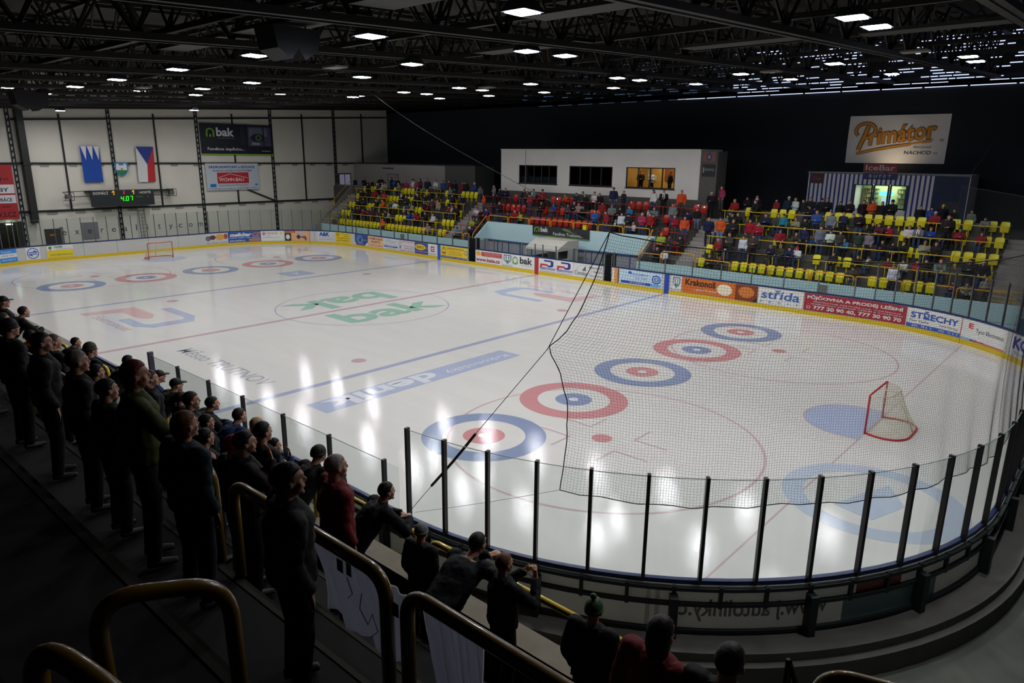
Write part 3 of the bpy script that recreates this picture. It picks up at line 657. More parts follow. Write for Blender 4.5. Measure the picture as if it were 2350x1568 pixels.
m = MB(); m.box((XW, -9.5, -.25), (XW+.04, -7.2, 2.65)); m.build('glass', mat('dark_gate_glass', (30, 30, 24), .2), e)
m = MB()
for y in (-9.5, -8.7, -7.9, -7.25): m.box((XW, y, -.25), (XW+.08, y+.05, 2.7))
m.build('frame', mat('olive_frame', (110, 104, 60), .5), e)
m = MB(); m.box((XW, -7.2, -.25), (XW+.09, -6.85, 2.7)); m.build('side_panel', mat('dark_panel', (44, 44, 44), .7), e)
m = MB(); m.box((XW+.1, -7.9, 2.5), (XW+.3, -7.5, 2.58)); tag(m.build('ceiling_lamp', emit_mat('cool_lamp', (220, 255, 235), 4)), 'small lit lamp above the glazed gate at the left edge', 'lamp')
e = empty('window_2', 'bright daylight window high in the end wall beside the far left seats', 'window', kind='structure')
m = MB(); m.box((XW+.0, 22.35, 4.0), (XW+.06, 23.95, 6.0)); m.build('frame', iron, e)
m = MB(); m.box((XW+.05, 22.5, 4.1), (XW+.08, 23.1, 5.9)); m.build('pane', emit_mat('daylight_pane', (120, 118, 140), .55), e)
m = MB(); m.box((XW+.05, 23.2, 4.1), (XW+.08, 23.85, 5.9)); m.build('pane', emit_mat('daylight_pane', (120, 118, 140), .55), e)
m = MB()
for y in (1.75, 2.25): m.bar((XW+.35, y, -.2), (XW+.12, y, 3.4), .05)
for k in range(11): m.bar((XW+.33-.02*k, 1.75, .1+.3*k), (XW+.33-.02*k, 2.25, .1+.3*k), .03)
tag(m.build('ladder', mat('grey_ladder', (110, 110, 108), .5, .5)), 'steel ladder leaning on the end wall under the score board', 'ladder')

def wfn(x0=XW): return lambda y, z, t: (x0+t, y, z)
def poly_on(fn, L, rgb, name, parent, t0=.0, t1=.004):
    m = MB(); m.prism(L, fn, t0, t1); return m.build(name, print_mat(rgb, .7), parent)
def rect(x0, x1, y0, y1): return [(x0, y0), (x1, y0), (x1, y1), (x0, y1)]
# blue flag with white spikes
e = empty('hanging_flag', 'blue flag with three white spikes hanging on the end wall', 'flag'); w = wfn(XW+.2)
def sag(y0, y1, z0, z1, fn, rgb, name, par, wav=.03, nx=14):
    m = MB(); vs = []
    for j in range(nx+1):
        a = j/nx; vs += [fn(y0+(y1-y0)*a, z0, wav*math.sin(a*9)), fn(y0+(y1-y0)*a, z1, wav*.3*math.sin(a*9)), ]
    m.add(vs, [(2*j, 2*j+2, 2*j+3, 2*j+1) for j in range(nx)]); m2 = MB()
    n = len(vs); m2.v = vs + [(v[0]-.012, v[1], v[2]) for v in vs]; fs = [(2*j, 2*j+2, 2*j+3, 2*j+1) for j in range(nx)]
    m2.f = fs+[tuple(n+i for i in f[::-1]) for f in fs]; m2.m = [0]*len(m2.f)
    return m2.build(name, mat('cloth_%02x%02x%02x' % rgb, rgb, .9, var=.12, scale=3), par, smooth=True)
sag(-2.1, -.68, 5.55, 8.4, w, (36, 78, 168), 'flag_cloth', e)
for k in range(3):
    a = -2.1+.473*k; poly_on(wfn(XW+.24), [(a+.03, 8.39), (a+.45, 8.39), (a+.33, 7.3)], (226, 226, 226), 'white_spike', e)
e = empty('hanging_flag', 'Czech national flag hanging upright on the end wall', 'flag')
poly_on(wfn(XW+.2), [(2.15, 8.42), (2.95, 6.95), (2.85, 5.5), (2.1, 5.5)][::1], (222, 222, 222), 'white_field', e)
poly_on(wfn(XW+.2), [(2.95, 6.95), (3.6, 8.42), (3.5, 5.52), (2.85, 5.5)], (188, 40, 48), 'red_field', e)
poly_on(wfn(XW+.2), [(2.15, 8.42), (3.6, 8.42), (2.95, 6.95)], (40, 62, 140), 'blue_wedge', e)
e = empty('town_crest', 'shield with the town crest above the score board', 'crest')
sh = [(.3, 7.1), (1.35, 7.1), (1.35, 6.5), (1.15, 6.15), (.82, 5.98), (.5, 6.15), (.3, 6.5)]
poly_on(wfn(XW+.2), sh, (60, 130, 190), 'shield', e, 0, .05)
poly_on(wfn(XW+.26), [(.4, 6.9), (1.25, 6.9), (1.25, 6.5), (.4, 6.5)], (225, 225, 225), 'castle', e)
poly_on(wfn(XW+.26), [(.38, 6.5), (1.27, 6.5), (1.1, 6.2), (.82, 6.06), (.54, 6.2)], (44, 130, 80), 'green_field', e)
for a in (.45, 1.0): poly_on(wfn(XW+.265), rect(a, a+.18, 6.6, 7.03), (230, 230, 232), 'tower', e)
poly_on(wfn(XW+.27), rect(.75, .92, 6.45, 6.65), (150, 150, 100), 'gate', e)
# score board
e = empty('score_board', 'dark electronic score board reading 1 : 1 and 4.07 on the end wall', 'score board')
m = MB(); m.box((XW+.6, -1.96, 3.62), (XW+.95, 2.9, 4.92)); m.build('housing', mat('score_housing', (30, 38, 38), .5), e)
w = wfn(XW+.955)
put_text('DOMÁCÍ', (-1.84, -.72, 4.58, 4.85), w, print_mat((210, 210, 205)), parent=e, bold=.02)
put_text('HOSTÉ', (1.75, 2.65, 4.58, 4.82), w, print_mat((210, 210, 205)), parent=e, bold=.02)
lo, lg, lr = emit_mat('led_orange', (255, 170, 20), 1.3), emit_mat('led_green', (60, 255, 40), 1.3), emit_mat('led_red', (255, 40, 70), 1.1)
def digit(ch, x, z, h, m, par):
    w_ = h*.5; sg = {'0': 'abcdef', '1': 'bc', '4': 'fgbc', '7': 'abc'}[ch]; L = []
    c = {'a': ((0, h), (w_, h)), 'b': ((w_, h), (w_, h/2)), 'c': ((w_, h/2), (w_, 0)), 'd': ((0, 0), (w_, 0)), 'e': ((0, 0), (0, h/2)), 'f': ((0, h/2), (0, h)), 'g': ((0, h/2), (w_, h/2))}
    b = MB()
    for s in sg:
        (a0, b0), (a1, b1) = c[s]; b.bar((XW+.96, x+a0+b0*.1, z+b0), (XW+.96, x+a1+b1*.1, z+b1), .012, .05) if 0 else b.bar((XW+.965, x+a0+b0*.1, z+b0), (XW+.965, x+a1+b1*.1, z+b1), .045)
    o = b.build('digit', m, par); o['label'] = 'lit digit %s' % ch
digit('1', -.45, 4.52, .32, lo, e); digit('1', 1.1, 4.55, .32, lo, e); b = MB(); b.bar((XW+.965, .5, 4.56), (XW+.965, .52, 4.86), .05); b.build('digit', lr, e)
b = MB(); b.bar((XW+.965, -.42, 4.72), (XW+.965, -.3, 4.86), .04); b.build('digit_stroke', lo, e)
b = MB(); b.bar((XW+.965, 1.15, 4.74), (XW+.965, 1.27, 4.88), .04); b.build('digit_stroke', lo, e)
digit('4', .22, 4.02, .36, lg, e); digit('0', .62, 4.04, .34, lg, e); digit('7', .94, 4.05, .34, lg, e)
b = MB(); b.box((XW+.95, .5, 4.02), (XW+.98, .55, 4.07)); b.build('point', lg, e)
b = MB(); b.box((XW+.95, 2.38, 4.3), (XW+.98, 2.43, 4.35)); b.build('dot', lr, e)
b = MB(); b.box((XW+.95, 1.45, 4.3), (XW+.96, 2.0, 4.38)); b.build('name_plate', mat('olive_plate', (90, 88, 50), .6), e)
b = MB()
for z in (4.9, 4.5): b.bar((XW+.7, -3.9, z-.05), (XW+.7, -1.9, z), .05); b.bar((XW+.7, 2.9, z-.1), (XW+.7, 4.7, z-.15), .05)
b.build('mounting_frame', black_iron, e)
for y, z, lab in ((-3.55, 4.5, 'boxy loudspeaker in a wire cage left of the score board'), (4.5, 4.6, 'boxy loudspeaker in a wire cage right of the score board')):
    e = empty('loudspeaker', lab, 'loudspeaker')
    b = MB(); b.box((XW+.5, y-.2, z-.18), (XW+.85, y+.2, z+.16)); b.build('speaker_box', mat('grey_speaker', (92, 92, 88), .6), e)
    b = MB()
    for a in (-.32, .32):
        b.bar((XW+.95, y+a, z-.3), (XW+.95, y+a, z+.3), .03); b.bar((XW+.45, y+a, z-.3), (XW+.95, y+a, z-.3), .03); b.bar((XW+.45, y+a, z+.3), (XW+.95, y+a, z+.3), .03)
    for zz in (z-.3, z+.3): b.bar((XW+.95, y-.32, zz), (XW+.95, y+.32, zz), .03)
    b.build('cage', black_iron, e)
# banners on the end wall
def banner(name, lab, corners, rgb, items, x0=XW+.16, thick=.04):
    y0, y1, z0, z1 = corners
    e = empty(name, lab, 'banner')
    b = MB(); b.box((x0, y0, z0), (x0+thick, y1, z1)); b.build('sheet', mat('sheet_%02x%02x%02x' % rgb, rgb, .5, var=.05), e)
    T = [.004]
    def fn(x, y, t): return (x0+thick+t, y0+(y1-y0)*x, z0+(z1-z0)*y)
    for it in items:
        T[0] += .001
        if it[0] == 't': put_text(it[1], it[2:6], fn, print_mat(it[6]), parent=e, t=T[0]+.003, bold=it[7] if len(it) > 7 else .01)
        elif it[0] == 'r': poly_on(fn, rect(*it[1:5]), it[5], 'colour_field', e, 0, T[0])
        elif it[0] == 'p': poly_on(fn, it[1], it[2], 'logo', e, 0, T[0])
        elif it[0] == 'e':
            _, cx, cy, rx, ry, col = it[:6]; poly_on(fn, [(cx+rx*math.cos(2*PI*i/20), cy+ry*math.sin(2*PI*i/20)) for i in range(20)], col, 'round_mark', e, 0, T[0])
    return e
def arch(cx, cy, w, h, col, bg):
    o = [(cx+w*math.cos(PI*i/12), cy+h*.45*math.sin(PI*i/12)+h*.05) for i in range(13)]
    i_ = [(cx+w*.62*math.cos(PI*i/12), cy+h*.28*math.sin(PI*i/12)+h*.05) for i in range(13)]
    return [('p', [(cx+w, cy-h*.5)]+o+[(cx-w, cy-h*.5)], col), ('p', [(cx+w*.62, cy-h*.5)]+i_+[(cx-w*.62, cy-h*.5)], bg), ('r', cx-w*.2, cx+w*.2, cy-h*.5, cy-h*.2, col)]
DK = (20, 26, 40)
banner('wall_banner', 'large dark banner with green arch, white name and an eye picture on the end wall', (7.8, 14.95, 7.8, 10.55), DK,
       [('r', 0, 1, 0, .035, (130, 180, 40)), ('r', .64, .97, .3, .95, (70, 74, 96)), ('r', .66, .92, .62, .9, (104, 108, 130)), ('e', .78, .58, .1, .14, (30, 34, 48)), ('e', .79, .58, .045, .11, (70, 110, 70)), ('e', .79, .58, .018, .05, (10, 14, 20)), ('r', .69, .8, .34, .42, (140, 142, 160)), ('r', .855, .87, .3, .95, (16, 20, 30)), ('r', .53, .6, .35, .92, (34, 38, 54))]
       + arch(.13, .72, .055, .28, (120, 176, 60), DK) + [('t', 'bak', .21, .45, .6, .88, (224, 226, 228), .03), ('t', 'stavební společnost', .23, .45, .52, .565, (150, 150, 155), 0), ('t', 'Fandíme úspěchu...', .08, .58, .12, .25, (220, 222, 224), .01), ('t', 'www.bak.cz', .82, .95, .12, .17, (200, 200, 200), 0)])
banner('wall_banner', 'white building company banner with red field on the end wall', (8.0, 13.15, 4.62, 7.04), (196, 204, 214),
       [('t', 'SÁDROKARTONY a IZOLACE', .06, .93, .82, .93, (30, 60, 130), .03), ('t', 'FASÁDNÍ a ZATEPLOVACÍ SYSTÉMY', .12, .88, .7, .77, (30, 60, 130), .02), ('r', .2, .8, .25, .66, (188, 40, 44)), ('p', [(.22, .48), (.44, .62), (.78, .46), (.78, .44), (.44, .6), (.22, .46)], (230, 200, 200)), ('t', 'WOHN-BAU', .23, .7, .33, .46, (236, 226, 226), .01), ('r', .06, .17, .12, .24, (30, 120, 190)), ('r', .92, .97, .16, .22, (30, 120, 190)), ('t', 'Specialista na dřevostavby', .22, .78, .15, .21, (60, 60, 60), 0), ('t', 'Tel. 499 810 396, www.wohn-bau.cz', .02, .52, .03, .08, (60, 60, 60), 0), ('t', 'E-mail: info@wohn-bau.cz', .56, .97, .04, .09, (150, 50, 50), 0)])
banner('wall_banner', 'red and white banner cut by the left edge of the end wall', (-9.9, -6.95, 2.9, 6.96), (176, 34, 40),
       [('r', 0, .985, .48, .64, (222, 222, 224)), ('r', 0, .985, .3, .45, (222, 222, 224)), ('t', 'SLUŽBY', .2, .86, .51, .6, (30, 34, 60), .02), ('t', 'STAVEBNÍ PRÁCE', .1, .9, .33, .41, (30, 34, 60), .02), ('t', '9001:2001', .4, .85, .22, .26, (60, 14, 18), .0), ('t', 'WWW.S.CZ', .2, .94, .05, .14, (40, 10, 14), .01), ('t', 'S', .52, .74, .68, .9, (30, 8, 10), .06), ('t', 's.r.o.', .78, .9, .72, .76, (30, 8, 10), .0)])

# ---------------------------------------------------------------- roof beams
beam = mat('roof_steel', (34, 31, 27), 0.6, 0.3, var=0.4, scale=1.2)
def truss(x, proto=[None]):
    if proto[0] is None:
        e = empty('roof_truss', None, 'roof truss')
        y0, y1 = -29.8, 28.9
        def q(y, dz, dx=0): return (dx, y, zr(y)+dz)
        b = MB(); b.bar(q(y0, .12), q(y1, .12), .42, .16); b.bar(q(y0, .02), q(y1, .02), .06, .03); b.build('bottom_chord', beam, e)
        b = MB(); b.bar(q(y0, 2.3, -.45), q(y1, 2.3, -.45), .14); b.bar(q(y0, 2.3, .45), q(y1, 2.3, .45), .14); b.build('top_chord', beam, e)
        b = MB(); n = 24
        for i in range(n):
            a = y0+(y1-y0)*i/n; c = y0+(y1-y0)*(i+1)/n; m_ = (a+c)/2
            for dx in (-.45, .45):
                b.bar(q(a, .15), q(m_, 2.3, dx), .07); b.bar(q(m_, 2.3, dx), q(c, .15), .07)
            b.bar(q(m_, 2.3, -.45), q(m_, 2.3, .45), .06)
        b.build('lattice', beam, e)
        proto[0] = e; r = e
    else: r = copy_tree(proto[0])
    r.location = (x, 0, 0); return r
TX = [22.9+4.95, 22.9, 17.3, 12.0, 7.2, 2.3, -2.6, -7.5, -12.4, -17.3, -22.2, -27.1, -31.8]
names = ['first', 'second', 'third', 'fourth', 'fifth', 'sixth', 'seventh', 'eighth', 'ninth', 'tenth', 'eleventh', 'twelfth', 'last']
for i, x in enumerate(TX):
    r = truss(x); r['label'] = 'long dark lattice roof beam, %s counted from the near goal end' % names[i]; r['group'] = 'roof beams across the hall'
def ltruss(y, lab):
    e = empty('roof_girder', lab, 'roof girder'); z = zr(y)+.7
    b = MB(); b.bar((XW+.3, y, z), (43, y, z), .16); b.bar((XW+.3, y, z+1.5), (43, y, z+1.5), .14); b.build('chord', beam, e)
    b = MB(); n = 36
    for i in range(n):
        a = XW+.3+77*i/n; c = a+77/n; b.bar((a, y, z), ((a+c)/2, y, z+1.5), .06); b.bar(((a+c)/2, y, z+1.5), (c, y, z), .06)
    b.build('lattice', beam, e)
for i, y in enumerate((-19, -13, -7, -1, 5, 11, 17, 23)): ltruss(y, 'dark lattice girder along the rink, %s from the camera side wall' % names[i])
# flat ceiling panels hung below the beams
hp = mat('hung_panel', (44, 43, 41), .7, var=.3)
for i, (x0, x1, y0, y1) in enumerate(((17.9, 22.4, -13.2, -12.0), (12.4, 16.9, -12.9, -11.8), (19.0, 22.6, -9.0, -8.1), (12.6, 17.0, -4.2, -3.2), (7.6, 11.6, -12.8, -11.9), (23.4, 27.2, 1.5, 2.6), (17.9, 22.5, .5, 1.6))):
    b = MB(); za, zb = zr(y0)+.32, zr(y1)+.32
    b.add([(x0, y0, za), (x1, y0, za), (x1, y1, zb), (x0, y1, zb), (x0, y0, za+.1), (x1, y0, za+.1), (x1, y1, zb+.1), (x0, y1, zb+.1)], [(0, 3, 2, 1), (4, 5, 6, 7), (0, 1, 5, 4), (1, 2, 6, 5), (2, 3, 7, 6), (3, 0, 4, 7)])
    tag(b.build('heater_panel', hp), 'flat grey panel hung between roof beams, %s counted from the camera' % names[i], 'ceiling panel', 'flat panels under the roof')
# two hanging dark boxes
for x, y, z, s, lab in ((14.6, -12.6, 10.55, 0.72, 'dark V-shaped display box hanging from the roof nearer the camera'), (-8.5, -12.0, 10.2, 0.8, 'dark V-shaped display box hanging from the roof at the left edge')):
    e = empty('hanging_display', lab, 'hanging display', (x, y, z))
    b = MB(); b.prism([(-.9, .45), (.9, .45), (.75, -.25), (.25, -.55), (0, -.2), (-.25, -.55), (-.75, -.25)], lambda a, c, t: (t*s, a*s, c*s), -.6, .6); b.build('housing', black_iron, e)
    b = MB()
    for a in (-.5, .5): b.bar((0, a, .3), (0, a, 3.6), .03)
    b.build('hanger', black_iron, e)

# ---------------------------------------------------------------- lamps
LAMPS = [(25.56, -5.83, 10.86, 0, 0), (25.47, -3.79, 10.95, 0, 1), (25.33, 7.4, 11.45, 0, 2), (25.1, 10.06, 11.57, 0, 3), (21.44, -11.78, 10.59, 1, 0), (21.26, 6.11, 11.39, 1, 1), (21.0, 14.69, 11.78, 1, 2), (16.84, -11.84, 10.59, 2, 0), (16.98, -6.46, 10.83, 2, 1), (16.9, -4.57, 10.91, 2, 2), (16.73, 8.05, 11.48, 2, 3), (16.65, 13.88, 11.74, 2, 4), (11.57, -11.82, 10.59, 3, 0), (12.06, -6.51, 10.83, 3, 1), (12.3, 5.18, 11.35, 3, 2), (12.06, 7.4, 11.45, 3, 3), (12.04, 12.91, 11.7, 3, 4), (6.23, -11.62, 10.6, 4, 0), (6.81, -4.6, 10.91, 4, 1), (7.48, 4.91, 11.34, 4, 2), (7.66, 11.77, 11.65, 4, 3), (0.94, -11.57, 10.6, 5, 0), (1.89, -6.59, 10.82, 5, 1), (3.49, 3.96, 11.3, 5, 2), (-0.91, 3.98, 11.3, 5, 3), (2.67, 6.51, 11.41, 5, 4), (2.83, 11.63, 11.64, 5, 5), (-3.77, -11.52, 10.6, 6, 0), (-2.82, -6.47, 10.83, 6, 1), (-1.74, 6.39, 11.41, 6, 2), (-5.53, 10.9, 11.61, 6, 3), (-1.6, 11.51, 11.64, 6, 4), (-9.5, -11.07, 10.62, 7, 0), (-7.78, -4.49, 10.92, 7, 1), (-6.38, 4.56, 11.33, 7, 2), (-29.44, -4.43, 10.83, 8, 0), (-26.83, 4.22, 11.22, 8, 1)]
lamp_glass = emit_mat('lamp_glass', (226, 234, 255), LAMP_GLOW)
lamp_box = mat('lamp_housing', (70, 72, 76), .5, .5)
def lamp(x, y, z, proto=[None]):
    if proto[0] is None:
        e = empty('ceiling_lamp', None, 'ceiling lamp')
        b = MB(); vs = [(a*.2, c*.2, .2) for a, c in ((-1, -1), (1, -1), (1, 1), (-1, 1))]+[(a*.3, c*.3, .0) for a, c in ((-1, -1), (1, -1), (1, 1), (-1, 1))]
        b.add(vs, [(0, 1, 2, 3), (0, 4, 5, 1), (1, 5, 6, 2), (2, 6, 7, 3), (3, 7, 4, 0)]); b.build('housing', lamp_box, e)
        b = MB(); b.box((-.24, -.24, -.02), (.24, .24, .01)); b.build('glass', lamp_glass, e)
        b = MB(); b.bar((0, 0, .2), (0, 0, .75), .04); b.bar((-.2, 0, .75), (.2, 0, .75), .05); b.build('bracket', lamp_box, e)
        l = bpy.data.lights.new('beam', 'AREA'); l.shape = 'SQUARE'; l.size = .45; l.energy = LAMP_POWER; l.spread = math.radians(165); l.color = (1.0, .99, .975)
        lo = bpy.data.objects.new('beam', l); C.objects.link(lo); lo.parent = e; lo.location = (0, 0, -.03)
        proto[0] = e; r = e
    else: r = copy_tree(proto[0])
    r.location = (x, y, z); return r
ROWN = {0: 'first', 1: 'second', 2: 'third', 3: 'fourth', 4: 'fifth'}
for i, (x, y, z, col, k) in enumerate(LAMPS):
    r = lamp(x, y, z); r['group'] = 'lamps under the roof'
    r['label'] = 'lit roof lamp, %s from camera side in %s cross row from the near goal end' % (names[k], names[col])
for x, y, lab in ((29.9, -11.8, 'roof lamp over the near end corner beyond the last beam'), (29.9, -5.8, 'roof lamp over the near goal beyond the last beam'), (26.3, -11.9, 'roof lamp over the near corner by the camera side'), (30.2, 7.5, 'roof lamp over the near end, farther side')):
    r = lamp(x, y, zr(y)-.15); r['group'] = 'lamps over the near end'; r['label'] = lab
# lamps of the far end hang higher, hidden between the beams from the camera's side
k2 = 0
for x in (-14.6, -19.6, -24.6):
    for y in (-11.2, -4.6, 4.6, 11.2):
        r = lamp(x, y, zr(y)+.42); r['group'] = 'lamps above the far zone'
        r['label'] = 'roof lamp above the far zone hidden between lattice beams'; k2 += 1
dead = [(742,175),(1960,158),(370,218),(875,228),(1340,244)]
for i, (x, y) in enumerate(((9.6, -7.8), (24.4, 4.2), (-3.4, -8.9), (3.9, 5.6), (17.8, 8.7))):
    e = empty('unlit_lamp', 'switched-off lamp under the roof, %s from the camera side' % names[i], 'ceiling lamp', (x, y, zr(y)-.12), group='unlit lamps')
    b = MB(); b.box((-.4, -.25, 0), (.4, .25, .06)); b.build('glass', mat('unlit_glass', (120, 118, 110), .4), e)
    b = MB(); b.bar((0, 0, .06), (0, 0, .4), .04); b.build('bracket', lamp_box, e)
# louvred daylight band above the dark wall
slit = emit_mat('daylight_slit', (200, 212, 255), 1.5); slit_dim = emit_mat('daylight_slit_dim', (120, 150, 190), .28)
e = empty('window_3', 'louvred daylight band between the dark side wall and the roof', 'window', kind='structure')
b = MB(); b.box((XW, YF, zw(YF)+.05), (44, YF+.2, zr(YF)+3.0)); b.build('louvre_back', dark_wall, e)
rnd = random.Random(3)
for row in range(16):
    z = zw(YF)+.45+row*.175
    for nm, xa, xb, m_, pr in (('slit_row', 6.5, 43, slit, .5), ('slit_row', -14, 6.5, slit_dim, .42)):
        b = MB(); x = xa
        while x < xb:
            L = .25+.7*rnd.random()
            if rnd.random() < pr: b.box((x, YF-.03, z), (x+L, YF-.01, z+.05))
            x += L+.08
        b.build(nm, m_, e)
b = MB(); x = 2.0
while x < 42: b.box((x, YF-.05, zw(YF)-.0), (x+2.3, YF-.02, zw(YF)+.045)); x += 2.45
b.build('strip', slit, e)
b = MB(); x = -12.0
while x < 2: b.box((x, YF-.05, zw(YF)-.0), (x+1.5, YF-.02, zw(YF)+.03)); x += 2.2
b.build('strip', slit_dim, e)
b = MB(); x = 7.0
while x < 42:
    for k in range(3): b.box((x+k*1.05, YF-.3, zw(YF)+.24), (x+k*1.05+.95, YF-.28, zw(YF)+.28))
    x += 5.2
b.build('strip', slit, e)

# ---------------------------------------------------------------- far stands
TYY = [17, 17.95, 18.9, 19.85, 20.8, 21.75]
TF = [1.12, 1.86, 2.6, 3.36, 4.08]
ORD = ['bottom', 'second', 'third', 'fourth', 'top']
def stand(lab, x0, x1, k0=0):
    e = empty('seat_terrace', lab, 'terrace', kind='structure')
    b = MB()
    for k in range(k0, 5): b.box((x0, TYY[k], -.25), (x1, TYY[k+1], TF[k]))
    b.build('step', dark_conc, e)
    return e
stand('stepped concrete terrace under the far left yellow seats', -29.0, -12.4)
stand('stepped concrete terrace under the red seats', -8.5, 6.4, 2)
stand('stepped concrete terrace at the left end of the red seats', -11.05, -8.6)
stand('stepped concrete terrace at the right end of the red seats', 6.5, 9.0)
stand('stepped concrete terrace under the right yellow seats', 10.4, 25.8)
mb = MB(); mb.box((XW, 21.75, -.25), (44, YF, 4.0)); mb.box((XW, 21.75, 4.0), (-12.4, 21.9, 4.75)); mb.box((10.4, 21.75, 4.0), (25.8, 21.9, 4.75))
tag(mb.build('promenade_floor', dark_conc), 'concrete gallery with low parapet behind the far seats', 'gallery', kind='structure')
step_mat = mat('step_concrete', (146, 142, 138), .9, var=.15, scale=2)
def stairs(x0, x1, lab, n=14):
    e = empty('stairway', lab, 'stairs', kind='structure')
    b = MB()
    for k in range(n):
        y = 17+4.75*k/n; b.box((x0, y, -.25), (x1, 17+4.75, 1.0+3.05*(k+1)/n-.02*0)) if 0 else b.box((x0, y, -.25), (x1, y+4.75/n+.001, .95+3.1*(k+1)/n))
    b.build('step', step_mat, e)
stairs(-12.4, -11.05, 'concrete stairs between the far left yellow seats and the red seats')
stairs(9.0, 10.4, 'concrete stairs between the red seats and the right yellow seats')
stairs(25.8, 28.6, 'dim concrete stairs right of the right yellow seats')
stairs(-30.6, -29.0, 'concrete stairs left of the far left yellow seats')
for x0, x1, lab in ((-29.4, -8.6, 'light blue front wall below the far left seats'), (6.6, 28.7, 'light blue front wall below the right seats')):
    mb = MB(); mb.box((x0, 16.85, -.25), (x1, 17.0, 1.43)); tag(mb.build('terrace_wall', ltblue), lab, 'low wall', kind='structure')
    mb = MB(); mb.box((x0, 16.843, .55), (x1, 16.85, .565)); tag(mb.build('trim_5', mat('seam_blue', (110, 140, 150), .6)), 'thin seam along the %s' % lab, 'wall seam', kind='structure')
# recess wall
e = empty('bench_wall', 'tall light blue wall above the players benches', 'wall', kind='structure')
mb = MB(); mb.prism([(-8.6, 1.5), (6.55, 1.5), (6.75, 1.5), (6.75, 2.87), (-8.6, 2.87)], lambda x, z, t: (x, t, z), 18.7, 18.9); mb.build('wall_face', ltblue, e)
mb = MB(); mb.prism([(17.0, 1.43), (18.85, 2.87), (18.85, 1.5), (17.0, 1.35)], lambda y, z, t: (t, y, z), -8.7, -8.58); mb.build('side_face', ltblue, e)
mb = MB(); mb.prism([(17.0, 1.43), (18.85, 2.87), (18.85, -.25), (17.0, -.25)], lambda y, z, t: (t, y, z), 6.5, 6.72); mb.build('side_face', mat('side_grey', (96, 94, 92), .9), e)
mb = MB(); mb.box((-8.6, 18.66, 1.42), (6.6, 18.72, 1.5)); mb.build('bottom_edge', mat('edge_blue', (40, 70, 120), .5), e)
mb = MB(); mb.box((-8.5, 18.78, -.25), (6.5, 18.88, 1.42)); tag(mb.build('wall_bench_back', mat('bench_back', (168, 166, 174), .8, var=.2)), 'dim grey wall behind the players benches', 'wall', kind='structure')
mb = MB(); mb.prism([(-8.7, -.25), (-8.5, -.25), (-8.5, 1.45), (-8.7, 1.45)], lambda x, z, t: (x, t, z), 16.9, 19.0); tag(mb.build('wall_bench_side', mat('bench_back', (168, 166, 174), .8)), 'dim side wall of the players benches', 'wall', kind='structure')
bluefr = mat('blue_frame', (40, 72, 140), .5)
for x0, x1, lab in ((-5.6, -2.2, 'blue-framed glass partition left of the timekeepers booth'), (1.6, 6.2, 'blue-framed glass partition right of the timekeepers booth')):
    e = empty('bench_partition', lab, 'partition'); b = MB()
    b.bar((x0, 16.7, 1.75), (x1, 16.7, 1.75), .05)
    k = x0
    while k <= x1+.01: b.bar((k, 16.7, -.2), (k, 16.7, 1.75), .05); k += (x1-x0)/3
    b.build('frame', bluefr, e)
    b = MB(); b.box((x0, 16.69, .0), (x1, 16.71, 1.7)); b.build('pane', pane_mat, e)
    b = MB(); b.box((x0, 17.1, .2), (x1, 17.5, .25)); b.box((x0+.2, 17.2, -.25), (x0+.3, 17.4, .2)); b.box((x1-.3, 17.2, -.25), (x1-.2, 17.4, .2)); tag(b.build('players_bench', mat('bench_wood', (110, 100, 86), .6)), 'plain players bench behind the %s' % lab, 'bench')
# timekeepers booth
e = empty('timekeepers_booth', 'white booth with sloping roof behind the boards at the centre line', 'booth')
bw = mat('booth_white', (196, 192, 184), .7)
b = MB(); X0, X1, Ya, Yb = -1.75, 1.15, 15.5, 17.9
b.add([(X0, Ya, 1.75), (X1, Ya, 1.75), (X1, 16.6, 2.25), (X0, 16.6, 2.25), (X1, Yb, 2.25), (X0, Yb, 2.25), (X0, Ya, 1.6), (X1, Ya, 1.6), (X1, Yb, 1.6), (X0, Yb, 1.6)],
      [(0, 1, 2, 3), (3, 2, 4, 5), (0, 6, 7, 1), (1, 7, 8, 4, 2), (0, 3, 5, 9, 6), (6, 9, 8, 7), (5, 4, 8, 9)]); b.build('roof', bw, e)
b = MB(); b.box((X0, Ya, -.2), (X1, Ya+.08, 1.05)); b.box((X1-.08, Ya, -.2), (X1, Yb, 1.05)); b.box((X0, Ya, -.2), (X0+.08, Yb, 1.05)); b.box((X1-.08, Ya+1.2, 1.05), (X1, Yb, 1.6)); b.box((X0, Yb-.05, -.2), (X1, Yb, 1.6))
for x in (X0+.03, X1-.04): b.bar((x, Ya+.03, 1.0), (x, Ya+.03, 1.62), .07)
b.build('booth_wall', bw, e)
b = MB(); b.box((X0+.1, Ya+.02, 1.06), (X1-.1, Ya+.04, 1.6)); b.box((X1-.05, Ya+.1, 1.06), (X1-.03, Ya+1.2, 1.6)); b.build('window_pane', pane_mat, e)
